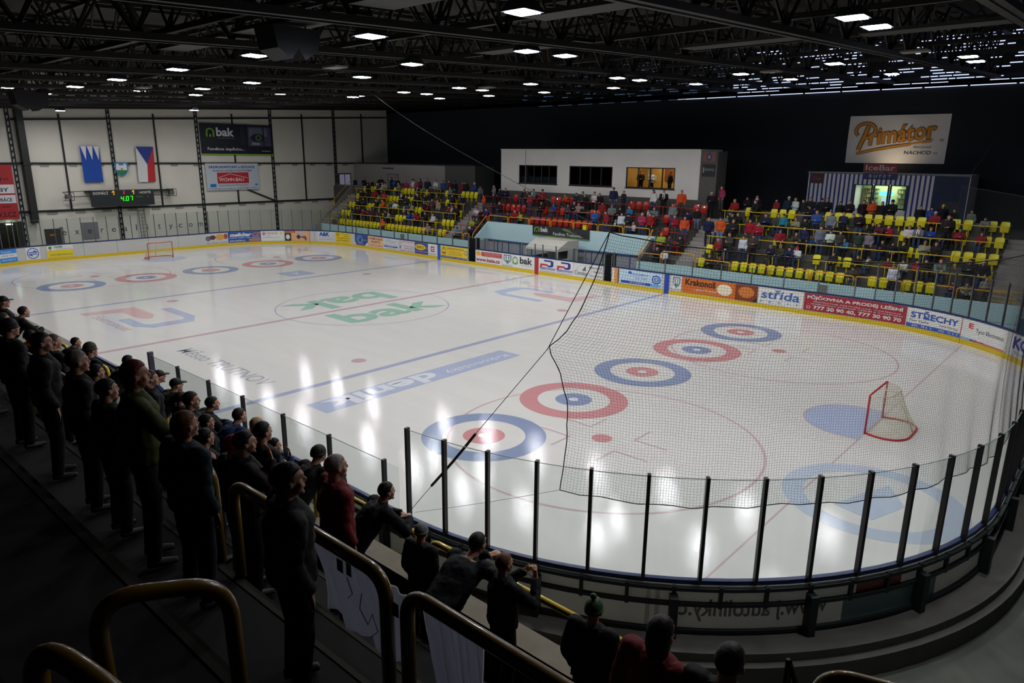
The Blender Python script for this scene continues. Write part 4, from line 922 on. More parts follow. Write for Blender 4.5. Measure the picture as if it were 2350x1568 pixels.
# banner on the recess wall
def wall_banner_y(name, lab, x0, x1, z0, z1, yf, rgb, items, emit=0, cat='banner', sgn=-1):
    e = empty(name, lab, cat); b = MB(); b.box((x0, yf, z0), (x1, yf+.04, z1)); b.build('sheet', mat('sheet_%02x%02x%02x' % rgb, rgb, .55, var=.06, scale=1.2), e)
    T = [.003]
    def fn(x, y, t): return (x0+(x1-x0)*x, yf-t, z0+(z1-z0)*y)
    for it in items:
        T[0] += .0012
        if it[0] == 't': put_text(it[1], it[2:6], fn, print_mat(it[6]), parent=e, t=T[0]+.004, bold=it[7] if len(it) > 7 else .01, italic=0, arc=it[8] if len(it) > 8 else 0)
        elif it[0] == 'r': poly_on(fn, rect(*it[1:5]), it[5], 'colour_field', e, 0, T[0])
        elif it[0] == 'p': poly_on(fn, it[1], it[2], it[3] if len(it) > 3 else 'logo', e, 0, T[0])
        elif it[0] == 'e':
            _, cx, cy, rx, ry, col = it[:6]; poly_on(fn, [(cx+rx*math.cos(2*PI*i/20), cy+ry*math.sin(2*PI*i/20)) for i in range(20)], col, 'round_mark', e, 0, T[0])
    return e
CH = (44, 46, 50)
wall_banner_y('wall_banner', 'charcoal banner with green arch and white words on the light blue bench wall', -3.76, 1.5, 2.18, 2.9, 18.62, CH,
    [('r', 0, 1, 0, .06, (120, 170, 50))]+arch(.08, .62, .05, .5, (130, 170, 60), CH)+[('t', 'bak', .15, .29, .42, .9, (224, 226, 226), .03), ('t', 'stavební společnost', .16, .29, .28, .34, (160, 160, 160), 0), ('t', 'Fandíme Trutnovu...', .38, .9, .18, .5, (220, 222, 222), .01), ('p', [(.56, .95), (.64, .9), (.72, .6), (.8, .55), (.78, .48), (.7, .52), (.6, .7), (.54, .8)], (90, 130, 70))])
# seats -------------------------------------------------------------
seat_y = mat('yellow_seat_plastic', (222, 214, 20), .38, var=.06, scale=8)
seat_r = mat('red_seat_plastic', (186, 38, 24), .3, var=.08, scale=8, coat=.3)
def seat_proto(m, nm):
    def back(): 
        b = MB(); n = 6; vs = []
        prof = [(.42, .33), (.40, .45), (.44, .6), (.47, .72), (.5, .82), (.49, .845)]     # y, z
        ws = [.19, .205, .21, .205, .185, .13]
        for (y, z), w in zip(prof, ws):
            for i in range(n+1):
                a = -1+2*i/n; vs.append((w*a, y-.035*a*a, z))
        m_ = len(vs); vs += [(v[0]*.97, v[1]+.03, v[2]-.004) for v in vs]
        R = len(prof); W_ = n+1
        fs = [(r*W_+i, r*W_+i+1, (r+1)*W_+i+1, (r+1)*W_+i) for r in range(R-1) for i in range(n)]
        fs += [tuple(m_+k for k in f[::-1]) for f in fs]
        rim = [r*W_ for r in range(R)]+[(R-1)*W_+i for i in range(1, W_)]+[r*W_+n for r in range(R-2, -1, -1)]
        fs += [(rim[i+1], rim[i], m_+rim[i], m_+rim[i+1]) for i in range(len(rim)-1)]
        b.add(vs, fs); b.box((-.03, .42, .0), (.03, .48, .36), 0); return b
    o = back().build(nm, m, smooth=False)
    p = MB(); p.box((-.19, .345, .30), (.19, .375, .62)); 
    p.add([(-.17, .34, .34), (.17, .34, .34), (.15, .325, .56), (-.15, .325, .56)], [(0, 1, 2, 3)])
    p.build('seat_pan', m, o); return o
sy_, sr_ = seat_proto(seat_y, 'yellow_seat'), seat_proto(seat_r, 'red_seat')
used = set()
def place_seat(proto, x, k, lab, grp, cat):
    o = proto if id(proto) not in used else copy_tree(proto)
    used.add(id(proto)); o.location = (x, TYY[k]+.38, TF[k]); tag(o, lab, cat, grp); return o
NUM = ['first', 'second', 'third', 'fourth', 'fifth', 'sixth', 'seventh', 'eighth', 'ninth', 'tenth', 'eleventh', 'twelfth', '13th', '14th', '15th', '16th', '17th', '18th', '19th', '20th', '21st', '22nd', '23rd', '24th', '25th', '26th', '27th', '28th', '29th', '30th', '31st', '32nd', '33rd', '34th', '35th', '36th', '37th', '38th', '39th', '40th']
# people list -------------------------------------------------------
PEOPLE = [r.split(',') for r in """-20.7,0,S,o,O,,0.95 -14.36,0,S,e,,,0.97 -11.01,0,S,t,,,0.9 -9.67,0,S,o,,,0.85 -9.27,0,S,k,W,,1.1 7.61,0,S,k,,,0.95 8.13,0,S,w,,,0.85 11.34,0,S,k,,,0.87 11.95,0,S,k,R,,0.72 19.59,0,S,c,,,0.99 21.66,0,T,w,,,0.93 24.35,0,S,m,,,0.72 24.91,0,S,G,,,0.77 25.73,0,T,e,,,0.83 -26.15,1,S,k,,,0.91 -25.58,1,S,k,,,0.97 -24.42,1,S,r,,,0.9 -23.9,1,S,g,,,0.96 -23.46,1,S,m,,,0.94 -22.12,1,S,c,,,0.92 -21.33,1,S,k,,,0.88 -20.94,1,S,c,,,0.8 -20.64,1,S,G,,,0.78 -18.07,1,S,b,R,,1.02 -17.42,1,S,b,,,0.92 -16.89,1,S,r,,,0.95 -15.83,1,S,k,,,1.05 -14.84,1,S,w,,,0.97 -10.06,1,S,y,,,0.88 -9.6,1,S,g,,,0.94 7.35,1,S,y,O,,1.01 7.96,1,S,c,N,,0.94 8.78,1,S,k,,,0.94 11.39,1,S,r,,,1.02 11.9,1,S,k,,,1 12.17,1,T,g,,,0.99 13.06,1,T,w,,,0.92 13.65,1,T,c,,,1.01 14.69,1,S,n,B,,0.91 15.29,1,S,g,B,,0.97 15.84,1,S,n,,,0.88 16.25,1,S,w,R,,0.94 18.25,1,S,k,,,0.82 19.6,1,S,k,,,0.72 20.11,1,S,g,N,,0.78 21.04,1,S,r,,,0.72 21.92,1,S,w,,,0.79 22.44,1,S,r,,,0.72 22.85,1,S,k,,,0.88 23.45,1,S,G,,,0.97 24.76,1,S,k,,,1.1 25.33,1,S,k,W,,1.1 -26.52,2,S,k,,,0.9 -25.85,2,S,k,,,1.03 -23.82,2,S,k,,,1 -22.57,2,S,o,,,1.01 -21.8,2,S,c,,,0.91 -21.29,2,S,u,,,0.96 -20.93,2,S,w,,,0.94 -19.25,2,T,k,,,1.1 -18.7,2,S,e,,,0.91 -16.82,2,T,k,,,0.81 -16.67,2,S,r,,,1.1 -15.76,2,T,c,,,0.98 -15.02,2,T,e,,,0.96 -13.84,2,S,r,,,0.93 -13.48,2,S,k,,,0.91 -12.85,2,S,k,O,,0.97 -10.58,2,S,w,,,0.95 -10.22,2,S,k,,,0.75 -9.2,2,S,u,,,0.95 -7.78,2,T,k,,,1.09 -7.07,2,S,g,,,0.8 -6.21,2,S,r,,,0.98 -5.78,2,S,y,,,0.9 1.47,2,T,b,,,0.98 2.43,2,T,r,,,0.96 3.14,2,S,k,W,,0.84 3.74,2,T,w,,,0.94 4.3,2,T,k,,,0.93 4.58,2,S,w,W,,0.78 5.37,2,T,p,E,,1 5.97,2,T,r,,,1.01 7.85,2,T,r,,,1 8.58,2,T,o,,,0.97 10.3,2,T,n,,,1.06 11.06,2,T,o,,J,1.05 11.9,2,T,k,,,0.99 12.98,2,T,r,,,1.04 13.52,2,T,r,,,0.93 14.77,2,S,r,N,,1 15.69,2,S,c,,,0.92 16.28,2,T,n,,,0.9 16.59,2,S,b,B,,0.76 17.17,2,T,G,,,0.96 17.73,2,T,w,,,0.85 18.26,2,T,c,,,0.85 18.51,2,S,t,G,,0.72 19.27,2,T,g,,,0.88 19.36,2,S,y,,,0.74 19.75,2,T,G,,,0.9 20.44,2,S,k,,,0.85 20.94,2,S,k,,,0.73 21.52,2,S,k,,,0.87 22.47,2,S,e,B,,0.97 23.01,2,S,k,,,0.95 -27.17,3,S,k,,,0.93 -26.61,3,S,k,,,0.91 -25.38,3,S,r,,,1.06 -23.84,3,S,c,,,1.08 -21.26,3,S,k,,,0.95 -19.15,3,S,k,,,1.06 -18.76,3,S,n,W,,0.91 -18,3,S,k,,,0.9 -17.16,3,T,k,,,0.79 -16.26,3,S,c,B,,0.96 -14.35,3,S,k,,,1.03 -13.36,3,T,g,,,0.75 -12.95,3,T,k,,,0.72 -10.45,3,T,o,,,0.83 -9.32,3,T,k,,,0.94 -5.45,3,T,r,,,1.02 -4.43,3,S,k,,,0.91 -3.18,3,S,b,,,0.86 -1.8,3,S,c,,,0.87 -1.25,3,S,k,,,1.1 -0.83,3,S,e,,,0.99 -0.37,3,S,k,,,0.81 1.45,3,T,r,,,0.84 2.11,3,S,G,G,,1 2.98,3,S,k,,,0.89 3.62,3,S,t,,,0.99 5.11,3,S,k,,,0.87 5.59,3,S,G,,,1.01 7.12,3,T,G,,,0.94 8.12,3,S,n,,,0.9 8.91,3,T,k,,J,0.82 10.93,3,S,G,,,0.85 11.27,3,S,k,,,0.93 11.82,3,S,k,,,0.99 13.43,3,S,n,,,1.02 14.22,3,S,g,,,1.03 14.61,3,T,t,,,0.8 15.28,3,S,e,,,0.92 15.84,3,S,k,,,0.92 16.53,3,T,b,,,0.99 17.35,3,T,G,,,0.96 18.02,3,T,n,,,0.98 18.55,3,T,g,,,0.93 18.89,3,T,k,,,0.99 19.56,3,S,k,,,0.93 20.02,3,S,m,,,0.92 20.44,3,S,r,,,0.85 21.42,3,S,w,,,0.89 21.93,3,S,G,,,0.92 22.46,3,S,b,,,0.87 23.18,3,S,n,,,0.72 23.24,3,T,k,,,1.1 23.77,3,S,r,,,0.92 24.79,3,S,r,,,0.79 -27.45,4,S,k,,,0.85 -25.92,4,S,c,,,0.91 -25.2,4,S,w,,,1 -24.75,4,S,e,,,1.02 -22.79,4,S,G,,,1.1 -20.01,4,S,k,,,0.84 -18.26,4,S,c,,,0.89 -17.66,4,S,c,,,0.87 -17.28,4,S,g,,,0.82 -15.48,4,S,G,,,0.91 -15.14,4,S,k,,,0.85 -10.17,4,T,G,,,0.88 -9.49,4,S,n,,,0.99 -9.07,4,S,n,,,1.01 -7.03,4,S,n,,,0.99 -6.63,4,S,g,,,0.92 -6.04,4,S,G,,,1.03 -5.11,4,S,r,,,1.05 -2.65,4,S,o,,,0.84 -1.77,4,S,n,N,,0.93 -1.17,4,S,g,T,,1.03 -0.78,4,S,k,,,0.89 -0.1,4,S,w,,,1.07 0.35,4,S,k,,,0.98 1.71,4,T,n,,,1.01 2.59,4,T,n,,,0.89 5.02,4,T,w,,,0.98 5.83,4,T,k,,,0.99 7.19,4,T,o,,,1.01 10.93,4,S,r,,,1.1 12.5,4,S,k,,,1.1 15.7,4,S,k,,,0.91 22.38,4,S,r,W,,0.92 24.74,4,S,G,,,0.78 -31.07,5,T,n,,,0.94 -29.51,5,T,k,,,0.96 -29.04,5,T,k,,,0.81 -28.18,5,T,k,,,0.86 -27.38,5,T,k,,,0.78 -26.78,5,T,k,,,1.07 -25.12,5,T,n,,,1.07 -24.64,5,T,b,,,1.06 -24.23,5,T,k,,,1.03 -23.33,5,T,c,,,0.89 -22.9,5,T,p,,,0.9 -21.88,5,T,w,,,1.01 -21.5,5,T,p,,,0.94 -20.87,5,T,m,,,1.04 -19.83,5,T,n,,,1.1 -18.67,5,T,w,,,1.03 -17.71,5,T,b,,,1.01 -16.85,5,T,m,,,1.03 -16.19,5,T,k,,,1.01 -15.1,5,T,r,,,0.98 -14.76,5,T,k,,,1.01 -13.63,5,T,b,W,ST,0.98 -12.95,5,T,G,,,0.81 8.77,5,T,k,W,,1 9.55,5,T,p,,,0.97 11.3,5,T,k,,,0.9 11.94,5,T,k,,,0.96 13.25,5,T,r,,,0.86 13.99,5,T,n,W,,0.97 14.43,5,T,w,,,0.94 14.91,5,T,k,,,0.89 15.34,5,T,k,,,0.97 16,5,T,k,,,0.96 16.32,5,T,k,,,0.97 17.11,5,T,k,,,0.87 17.63,5,T,k,,,0.93 18.4,5,T,k,,,0.96 18.89,5,T,o,,,0.98 19.41,5,T,k,,,0.94 19.93,5,T,k,,,1.01 21.39,5,T,k,,,0.86 21.95,5,T,b,,,0.84 22.49,5,T,k,Y,,0.93 23.06,5,T,k,,,0.8 23.87,5,T,G,,,0.8""".split()]
stander = [(float(r[0]), int(r[1])) for r in PEOPLE if r[2] == 'T']
sitter = [(float(r[0]), int(r[1])) for r in PEOPLE if r[2] == 'S']
def taken(x, k): return any(kk == k and abs(px-x) < .5 for px, kk in stander) or any(kk == k and .28 < abs(px-x) < .62 for px, kk in sitter)
GAPS = {('L', 0): [(-29, -27.5)], ('R', 3): [(10.4, 11.0)]}
def fill(tagc, x0, x1, ks, proto, lab, grp, cat, step, stair, fromright):
    for k in ks:
        n = int((x1-x0)/step)
        for i in range(n):
            x = (x1-.3-step*i) if fromright else (x0+.3+step*i)
            if taken(x, k): continue
            if any(a < x < b for a, b in GAPS.get((tagc, k), [])): continue
            place_seat(proto, x, k, 'empty %s seat in the %s row of the %s, %s from %s' % (cat.split()[0], ORD[k], lab, NUM[i], stair) if not any(kk == k and abs(px-x) < .3 for px, kk in sitter) else '%s seat under a spectator, %s row of %s, %s from %s' % (cat.split()[0], ORD[k], lab, NUM[i], stair), grp, cat)
fill('L', -29.0, -12.4, range(5), sy_, 'far left block', 'yellow seats of the far left block', 'yellow seat', .52, 'stairs', True)
fill('R', 10.4, 25.8, range(5), sy_, 'right block', 'yellow seats of the right block', 'yellow seat', .55, 'middle stairs', False)
fill('C', -11.0, 9.0, (2, 3, 4), sr_, 'middle block', 'red seats of the middle block', 'red seat', .56, 'right stairs', True)
fill('C', -11.0, -8.8, (0, 1), sr_, 'left red corner', 'red seats of the middle block', 'red seat', .56, 'bench wall', True)
fill('C', 6.9, 9.0, (0, 1), sr_, 'right red corner', 'red seats of the middle block', 'red seat', .56, 'right stairs', True)
# row railings --------------------------------------------------------
def railing(x0, x1, k, m, lab, grp):
    e = empty('row_railing', lab, 'railing', group=grp); y = TYY[k]+.04; z0 = TF[k]; z1 = z0+.62
    b = MB(); b.bar((x0, y, z1), (x1, y, z1), .045); b.build('top_rail', m, e)
    n = int(round((x1-x0-.4)/1.45))
    for i in range(n+1):
        x = x0+.2+(x1-x0-.4)*i/n; b = MB(); b.bar((x, y, z0), (x, y, z1), .035); b.build('post', m, e)
for k in range(1, 5):
    railing(-29.0, -12.35, k, yellow_rail, 'yellow railing before the %s row of the far left seats' % ORD[k], 'yellow row railings')
    railing(10.35, 25.8, k, yellow_rail, 'yellow railing before the %s row of the right seats' % ORD[k], 'yellow row railings')
for k in (3, 4): railing(-11.0, 9.0, k, red_rail, 'dark red railing before the %s row of the red seats' % ORD[k], 'red row railings')
for k in (1, 2):
    railing(-11.1, -8.75, k, red_rail, 'short dark red railing left of the bench wall, %s row' % ORD[k], 'red row railings')
    railing(6.85, 9.05, k, red_rail, 'short dark red railing right of the bench wall, %s row' % ORD[k], 'red row railings')
def hoop(x0, x1, y, z0, z1, m, lab, grp, r=.032, pts=None):
    b = MB(); b.tube(arcpts(pts or [(x0, y, z0), (x0, y, z1), (x1, y, z1), (x1, y, z0)], .14), r, 8)
    o = b.build('hoop_rail', m, smooth=True); tag(o, lab, 'hoop rail', grp); return o
for i, (a, b_) in enumerate(((-8.5, -6.5), (-6.35, -4.33), (-4.22, -2.24), (-2.12, -.09), (.01, 2.04), (2.15, 4.16), (4.27, 6.29))):
    hoop(a, b_, 18.8, 2.86, 3.35, orange_rail, 'orange-yellow hoop rail on the bench wall, %s from the left' % NUM[i], 'hoop rails on the bench wall')
hoop(0, 0, 0, 0, 0, orange_rail, 'slanted orange-yellow rail down the left end of the bench wall', 'slanted rails', pts=[(-8.65, 17.05, 1.43), (-8.65, 17.1, 2.0), (-8.65, 18.7, 3.35), (-8.65, 18.78, 2.87)])
hoop(0, 0, 0, 0, 0, orange_rail, 'slanted orange-yellow rail down the right end of the bench wall', 'slanted rails', pts=[(6.62, 17.05, 1.4), (6.62, 17.1, 2.0), (6.62, 18.7, 3.32), (6.45, 18.78, 3.32), (6.45, 18.78, 2.87)])
x = -28.6; i = 0
while x < -9.5:
    w_ = 2.0; hoop(x, min(x+w_, -8.9), 16.93, 1.43, 1.98, orange_rail, 'orange-yellow hoop rail on the left light blue wall, %s from the left' % NUM[i], 'hoop rails on the left front wall'); x += w_+.12; i += 1
x = 6.8; i = 0
while x < 25.5:
    w_ = 2.2 if i else 1.5; hoop(x, x+w_, 16.93, 1.43, 1.98+(.25 if i == 1 else 0), orange_rail, 'orange-yellow hoop rail on the right light blue wall, %s from the left' % NUM[i], 'hoop rails on the right front wall'); x += w_+.12; i += 1
e = empty('stair_gate', 'yellow barred gate at the foot of the dim right stairs', 'gate'); b = MB()
for z in (1.55, 1.8, 2.05): b.bar((26.0, 17.1, z), (28.4, 17.1, z), .03)
b.build('gate_bar', yellow_rail, e)
mb = MB(); mb.box((28.7, 16.5, -.25), (29.3, 17.1, 5.2)); tag(mb.build('pillar', mat('pillar_grey', (150, 150, 146), .8)), 'light grey pillar at the right edge of the far side', 'pillar', kind='structure')
mb = MB(); mb.box((27.3, 16.6, -.25), (28.2, 16.84, .9)); tag(mb.build('wall_box', mat('blue_box', (50, 110, 150), .6)), 'small blue box before the light blue wall at the right edge', 'box')
for x, lab in ((-17.2, 'left'), (18.2, 'right')):
    mb = MB(); mb.box((x, 16.8, .5), (x+.45, 16.86, 1.35)); tag(mb.build('wall_plate', mat('worn_plate', (128, 130, 124), .8, var=.3)), 'worn grey plate on the %s light blue wall' % lab, 'plate')
# press box ---------------------------------------------------------
e = empty('press_box', 'white flat-roofed press room with three wide windows above the red seats', 'press room')
px0, px1, py, pz = -10.7, 7.65, 22.6, 8.45
ops = [(-8.68, -4.66), (-3.45, .57), (1.77, 5.8)]
b = MB(); z0_, z1_ = 5.8, 7.26
b.box((px0, py, 4.0), (px1, py+.2, z0_)); b.box((px0, py, z1_), (px1, py+.2, pz))
c = px0
for a, d in ops+[(px1, px1)]: b.box((c, py, z0_), (a, py+.2, z1_)); c = d
b.box((px0, py+.2, 4.0), (px0+.2, py+3.2, pz)); b.box((px1-.2, py+.2, 4.0), (px1, py+3.2, pz)); b.box((px0+.2, py+3.0, 4.0), (px1-.2, py+3.2, pz))
b.box((px0, py-.06, pz), (px1, py+3.2, pz+.08)); b.box((px0+.2, py+.2, 5.1), (px1-.2, py+3.0, 5.2)); b.box((px0+.2, py+.2, 7.9), (px1-.2, py+3.0, 8.0))
b.box((1.3, py+.2, 5.2), (1.42, py+3.0, 7.9)); b.box((6.2, py+.2, 5.2), (6.32, py+3.0, 7.9))
b.build('building_shell', white_wall, e)
b = MB(); b.box((px0-.02, py-.03, 4.0), (px1+.02, py, 5.15)); b.build('base_strip', mat('grey_plinth', (86, 84, 80), .9), e)
b = MB(); b.box((px0+.3+2.4, py-.02, 4.9), (px0+.33+2.4+.01, py, pz)); b.build('pipe', mat('pipe_grey', (130, 130, 126), .6), e)
frm = mat('dark_window_frame', (34, 28, 26), .4)
darkglass = glass_mat('window_glass', (.62, .66, .68))
roomlight = emit_mat('room_tube_light', (255, 222, 150), 6)
for i, (a, d) in enumerate(ops):
    wf = empty('window', None, None); wf.parent = e
    m = MB(); y_ = py+.02
    for z in (z0_, z1_-.07): m.box((a, y_, z), (d, y_+.08, z+.07))
    for j in range(5 if i else 6): x = a+(d-a-.08)*j/(4 if i else 5); m.box((x, y_, z0_), (x+.08, y_+.08, z1_))
    m.box((a-.05, py-.04, z0_-.06), (d+.05, py+.06, z0_)); m.build('window_frame', frm, wf)
    m = MB(); m.box((a, py+.05, z0_), (d, py+.06, z1_)); m.build('window_pane', darkglass, wf)
for z in (5.4,):
    b = MB(); b.box((-9.8, py+2.8, 5.2), (1.2, py+2.95, 7.9)); b.build('dark_room_wall', mat('dim_room', (40, 30, 28), .9), e)
    b = MB(); b.box((-8.6, py+.25, 5.75), (-4.7, py+.28, 6.35)); b.build('half_curtain', mat('net_curtain', (92, 92, 96), .9, var=.3, scale=5), e)
warm = mat('warm_room', (226, 176, 96), .8)
b = MB(); b.box((1.42, py+2.85, 5.2), (6.2, py+2.98, 7.9)); b.box((1.42, py+.25, 5.2), (1.46, py+2.9, 7.9)); b.build('lit_room_wall', warm, e)
b = MB(); b.box((1.42, py+.22, 5.2), (6.2, py+2.9, 5.24)); b.build('room_floor', mat('room_floor', (120, 90, 60), .7), e)
b = MB(); b.box((2.0, py+1.2, 7.82), (5.8, py+1.5, 7.88)); b.build('ceiling_light', roomlight, e)
b = MB(); b.box((3.4, py+2.75, 6.3), (4.6, py+2.86, 7.4)); b.build('cupboard', mat('cupboard_wood', (150, 80, 40), .6), e)
b = MB(); b.box((1.9, py+2.8, 6.4), (2.3, py+2.84, 7.0)); b.box((2.4, py+2.8, 6.2), (2.7, py+2.84, 6.6)); b.build('pinned_paper', print_mat((214, 214, 206)), e)
b = MB(); b.box((px1, py+.1, 4.0), (px1+1.2, py+1.5, pz-.05)); b.build('side_annex', mat('annex_grey', (92, 90, 86), .8), e)
wall_banner_y('sign', 'small dark sign on the grey annex right of the press room', px1+.15, px1+1.05, 6.75, 7.55, py+.05, (26, 30, 30), [('t', 'BOSVOJ', .25, .95, .4, .65, (160, 165, 165), 0), ('r', .06, .16, .3, .75, (150, 150, 150))], cat='sign')
wall_banner_y('sign', 'small dim red and white emblem sign above the dark annex sign', px1+.12, px1+1.08, 7.7, 8.35, py+.05, (120, 80, 76), [('e', .5, .5, .2, .38, (60, 60, 110)), ('e', .5, .5, .1, .2, (150, 130, 130))], cat='sign')
# left white building -------------------------------------------------
e = empty('changing_block', 'low white block behind the far left seats', 'building')
b = MB(); b.box((XW+.1, 24.4, 4.0), (-19.6, 27, 7.06)); b.build('building_shell', mat('dim_white_block', (160, 156, 150), .9), e)
b = MB(); b.box((-19.6, 24.4, 4.0), (-15.6, 27, 7.02)); b.build('grey_section', mat('dim_grey_block', (88, 88, 86), .9), e)
b = MB(); b.box((XW, 24.3, 7.02), (-15.5, 27, 7.12)); b.build('roof_edge', mat('roof_edge', (50, 50, 50), .8), e)
b = MB(); b.box((-28.2, 24.36, 4.0), (-28.1, 24.4, 6.1)); b.box((-26.6, 24.36, 4.0), (-26.5, 24.4, 6.1)); b.box((-28.2, 24.36, 6.0), (-26.5, 24.4, 6.1)); b.build('door_frame', mat('grey_frame', (120, 120, 120), .6), e)
b = MB(); b.box((-29.0, 24.37, 6.55), (-27.2, 24.4, 6.7)); b.build('name_plate', mat('plate_blue', (70, 74, 100), .6), e)
# concrete ramp wall left of the far left seats
mb = MB(); mb.prism([(17.2, .2), (17.2, .9), (21.8, 4.9), (24.3, 4.9), (24.3, 3.9), (21.9, 3.9)], lambda y, z, t: (t, y, z), -30.9, -30.65)
tag(mb.build('stair_parapet', mat('parapet_conc', (126, 120, 112), .9)), 'slanted concrete parapet left of the far left seats', 'parapet', kind='structure')
mb = MB(); mb.box((XW+.1, 22.0, 4.0), (-29.0, 22.15, 4.9)); tag(mb.build('gallery_parapet', mat('parapet_conc', (126, 120, 112), .9)), 'concrete parapet of the gallery by the daylight window', 'parapet', kind='structure')
e = empty('handrail', 'thin yellow handrail along the concrete stairs left of the far seats', 'handrail')
b = MB(); b.bar((-30.7, 17.2, 1.6), (-30.7, 21.8, 5.6), .04); b.bar((-30.7, 19.5, 2.9), (-30.7, 19.5, 3.6), .04); b.build('rail', yellow_rail, e)
# bar ------------------------------------------------------------------
e = empty('snack_bar', 'blue and white striped snack bar with lit window behind the right seats', 'snack bar')
bx0, bx1, by, bz0, bz1 = 13.75, 22.95, 26.0, 4.0, 7.15
b = MB(); b.box((bx0, by+.05, bz0), (16.65, by+2.5, bz1)); b.box((19.75, by+.05, bz0), (bx1, by+2.5, bz1)); b.box((16.65, by+.05, 6.45), (19.75, by+2.5, bz1)); b.box((16.65, by+.05, bz0), (19.75, by+.2, 4.95)); b.box((16.65, by+1.9, 4.95), (19.75, by+2.5, 6.45))
b.build('bar_wall', mat('bar_white', (206, 208, 214), .8), e)
b = MB(); x = bx0+.08
while x < 21.0:
    for a, z0q, z1q in (((x), bz0, bz1),): 
        if 16.6 < a < 19.75: z0q = 6.45
        b.box((a, by+.03, z0q), (a+.1, by+.05, z1q))
    x += .27
b.build('blue_stripe', mat('bar_blue', (44, 56, 120), .8), e)
b = MB(); b.box((bx0-.05, by-.03, bz1-.08), (bx1+.05, by+.05, bz1+.02)); b.build('scalloped_edge', mat('edge_white', (120, 122, 128), .8), e)
b = MB(); b.box((21.1, by+.02, 4.3), (22.9, by+.05, 7.05)); b.build('picture_panel', mat('panel_blue', (30, 44, 74), .7, var=.5, scale=2), e)
b = MB(); b.box((21.6, by, 4.0), (22.6, by+.02, 5.6)); b.build('door', mat('bar_door', (54, 58, 62), .7), e)
for a, d in ((16.7, 17.75), (17.85, 18.7), (18.8, 19.72)):
    wf = empty('serving_window', None, None); wf.parent = e
    m = MB(); m.box((a-.04, by, 4.95), (a+.06, by+.05, 6.45)); m.box((d-.06, by, 4.95), (d+.04, by+.05, 6.45)); m.box((a, by, 6.4), (d, by+.05, 6.45)); m.build('window_frame', mat('window_blue', (30, 40, 60), .5), wf)
b = MB(); b.box((16.7, by+1.8, 4.95), (19.7, by+1.88, 6.4)); b.build('back_wall', mat('bar_back', (170, 190, 140), .8), e)
b = MB(); b.box((17.0, by+.9, 6.38), (19.4, by+1.1, 6.43)); b.build('tube_light', emit_mat('bar_tube', (225, 255, 190), 7), e)
b = MB()
for z in (5.3, 5.6, 5.9, 6.15): b.box((16.8, by+1.5, z), (17.7, by+1.8, z+.02)); b.box((18.8, by+1.5, z), (19.65, by+1.8, z+.02))
b.build('shelf', mat('shelf_grey', (120, 120, 110), .6), e)
cols = [(200, 60, 40), (230, 200, 60), (60, 120, 60), (180, 180, 170), (60, 60, 110)]
k = 0
for a0 in (16.85, 18.85):
    for z in (5.32, 5.62, 5.92):
        for j in range(6):
            b = MB(); b.tube([(a0+.13*j, by+1.62, z), (a0+.13*j, by+1.62, z+.13), (a0+.13*j, by+1.62, z+.2)], [.035, .035, .014], 6)
            o = b.build('bottle', print_mat(cols[(k*7+j) % 5])); tag(o, 'small bottle on the lit shelves of the snack bar', 'bottle', 'bottles in the snack bar'); k += 1
b = MB(); b.box((17.9, by+1.2, 5.75), (18.65, by+1.3, 6.0)); b.build('lit_fridge_sign', emit_mat('fridge_sign', (90, 190, 255), 2.4), e)
b = MB(); b.box((18.05, by+1.25, 5.2), (18.6, by+1.3, 5.65)); b.build('fridge_door', emit_mat('fridge_glow', (190, 240, 255), .8), e)
wall_banner_y('sign', 'red sign with white words above the snack bar window', 17.1, 19.05, 7.2, 7.72, by-.06, (126, 24, 34), [('t', 'IceBar', .07, .93, .22, .85, (176, 172, 170), .01)], cat='sign')
wall_banner_y('sign', 'blue sign with pale capitals below the red bar sign', 17.13, 19.1, 6.8, 7.15, by-.06, (28, 40, 92), [('t', 'B U F E T', .18, .82, .25, .75, (190, 196, 210), .0)], cat='sign')
wall_banner_y('sign', 'small dark red sign at the left corner of the snack bar', 13.9, 14.75, 6.45, 7.05, by-.04, (70, 16, 24), [('t', 'Cola', .2, .8, .35, .65, (120, 90, 90), 0)], cat='sign')
# beer banner: cloth with folds and letter outlines
e = empty('brewery_banner', 'white cloth banner with big orange brewery name on the dark wall', 'banner')
def pb(x, y, t): return (15.0+5.88*x, YF-.07-t-.05*math.sin(9*x+3*y), 7.74+(3.0)*y)
m = MB(); n1, n2 = 24, 8; vs = [pb(i/n1, j/n2, 0) for j in range(n2+1) for i in range(n1+1)]
fs = [(j*(n1+1)+i, j*(n1+1)+i+1, (j+1)*(n1+1)+i+1, (j+1)*(n1+1)+i) for j in range(n2) for i in range(n1)]
nb = len(vs); vs += [(v[0], v[1]+.012, v[2]) for v in vs]; fs += [tuple(nb+k for k in f[::-1]) for f in fs]
m.add(vs, fs); m.build('banner_cloth', mat('banner_cloth', (232, 232, 234), .85, var=.06, scale=1.5), e, smooth=True)
ORG, DRK = (222, 146, 22), (70, 50, 24)
def serif(x, y, t): return pb(x, y+.22*(x-.22), t)
put_text('rimátor', (.225, .885, .36, .73), serif, print_mat(DRK), parent=e, t=.03, bold=.045)
put_text('rimátor', (.23, .88, .37, .72), serif, print_mat(ORG), parent=e, t=.04, bold=.02)
def stroke(L, w, col, t):
    m = MB(); n = len(L); 
    for i in range(n-1):
        (a, b_), (c_, d_) = L[i], L[i+1]; dx, dy = c_-a, (d_-b_)*.52; l = math.hypot(dx, dy) or 1; nx, ny = -dy/l*w, dx/l*w/.52
        m.add([pb(a+nx, b_+ny, t), pb(a-nx, b_-ny, t), pb(c_-nx, d_-ny, t), pb(c_+nx, d_+ny, t)], [(0, 1, 2, 3)])
    m.build('big_initial', print_mat(col), e)
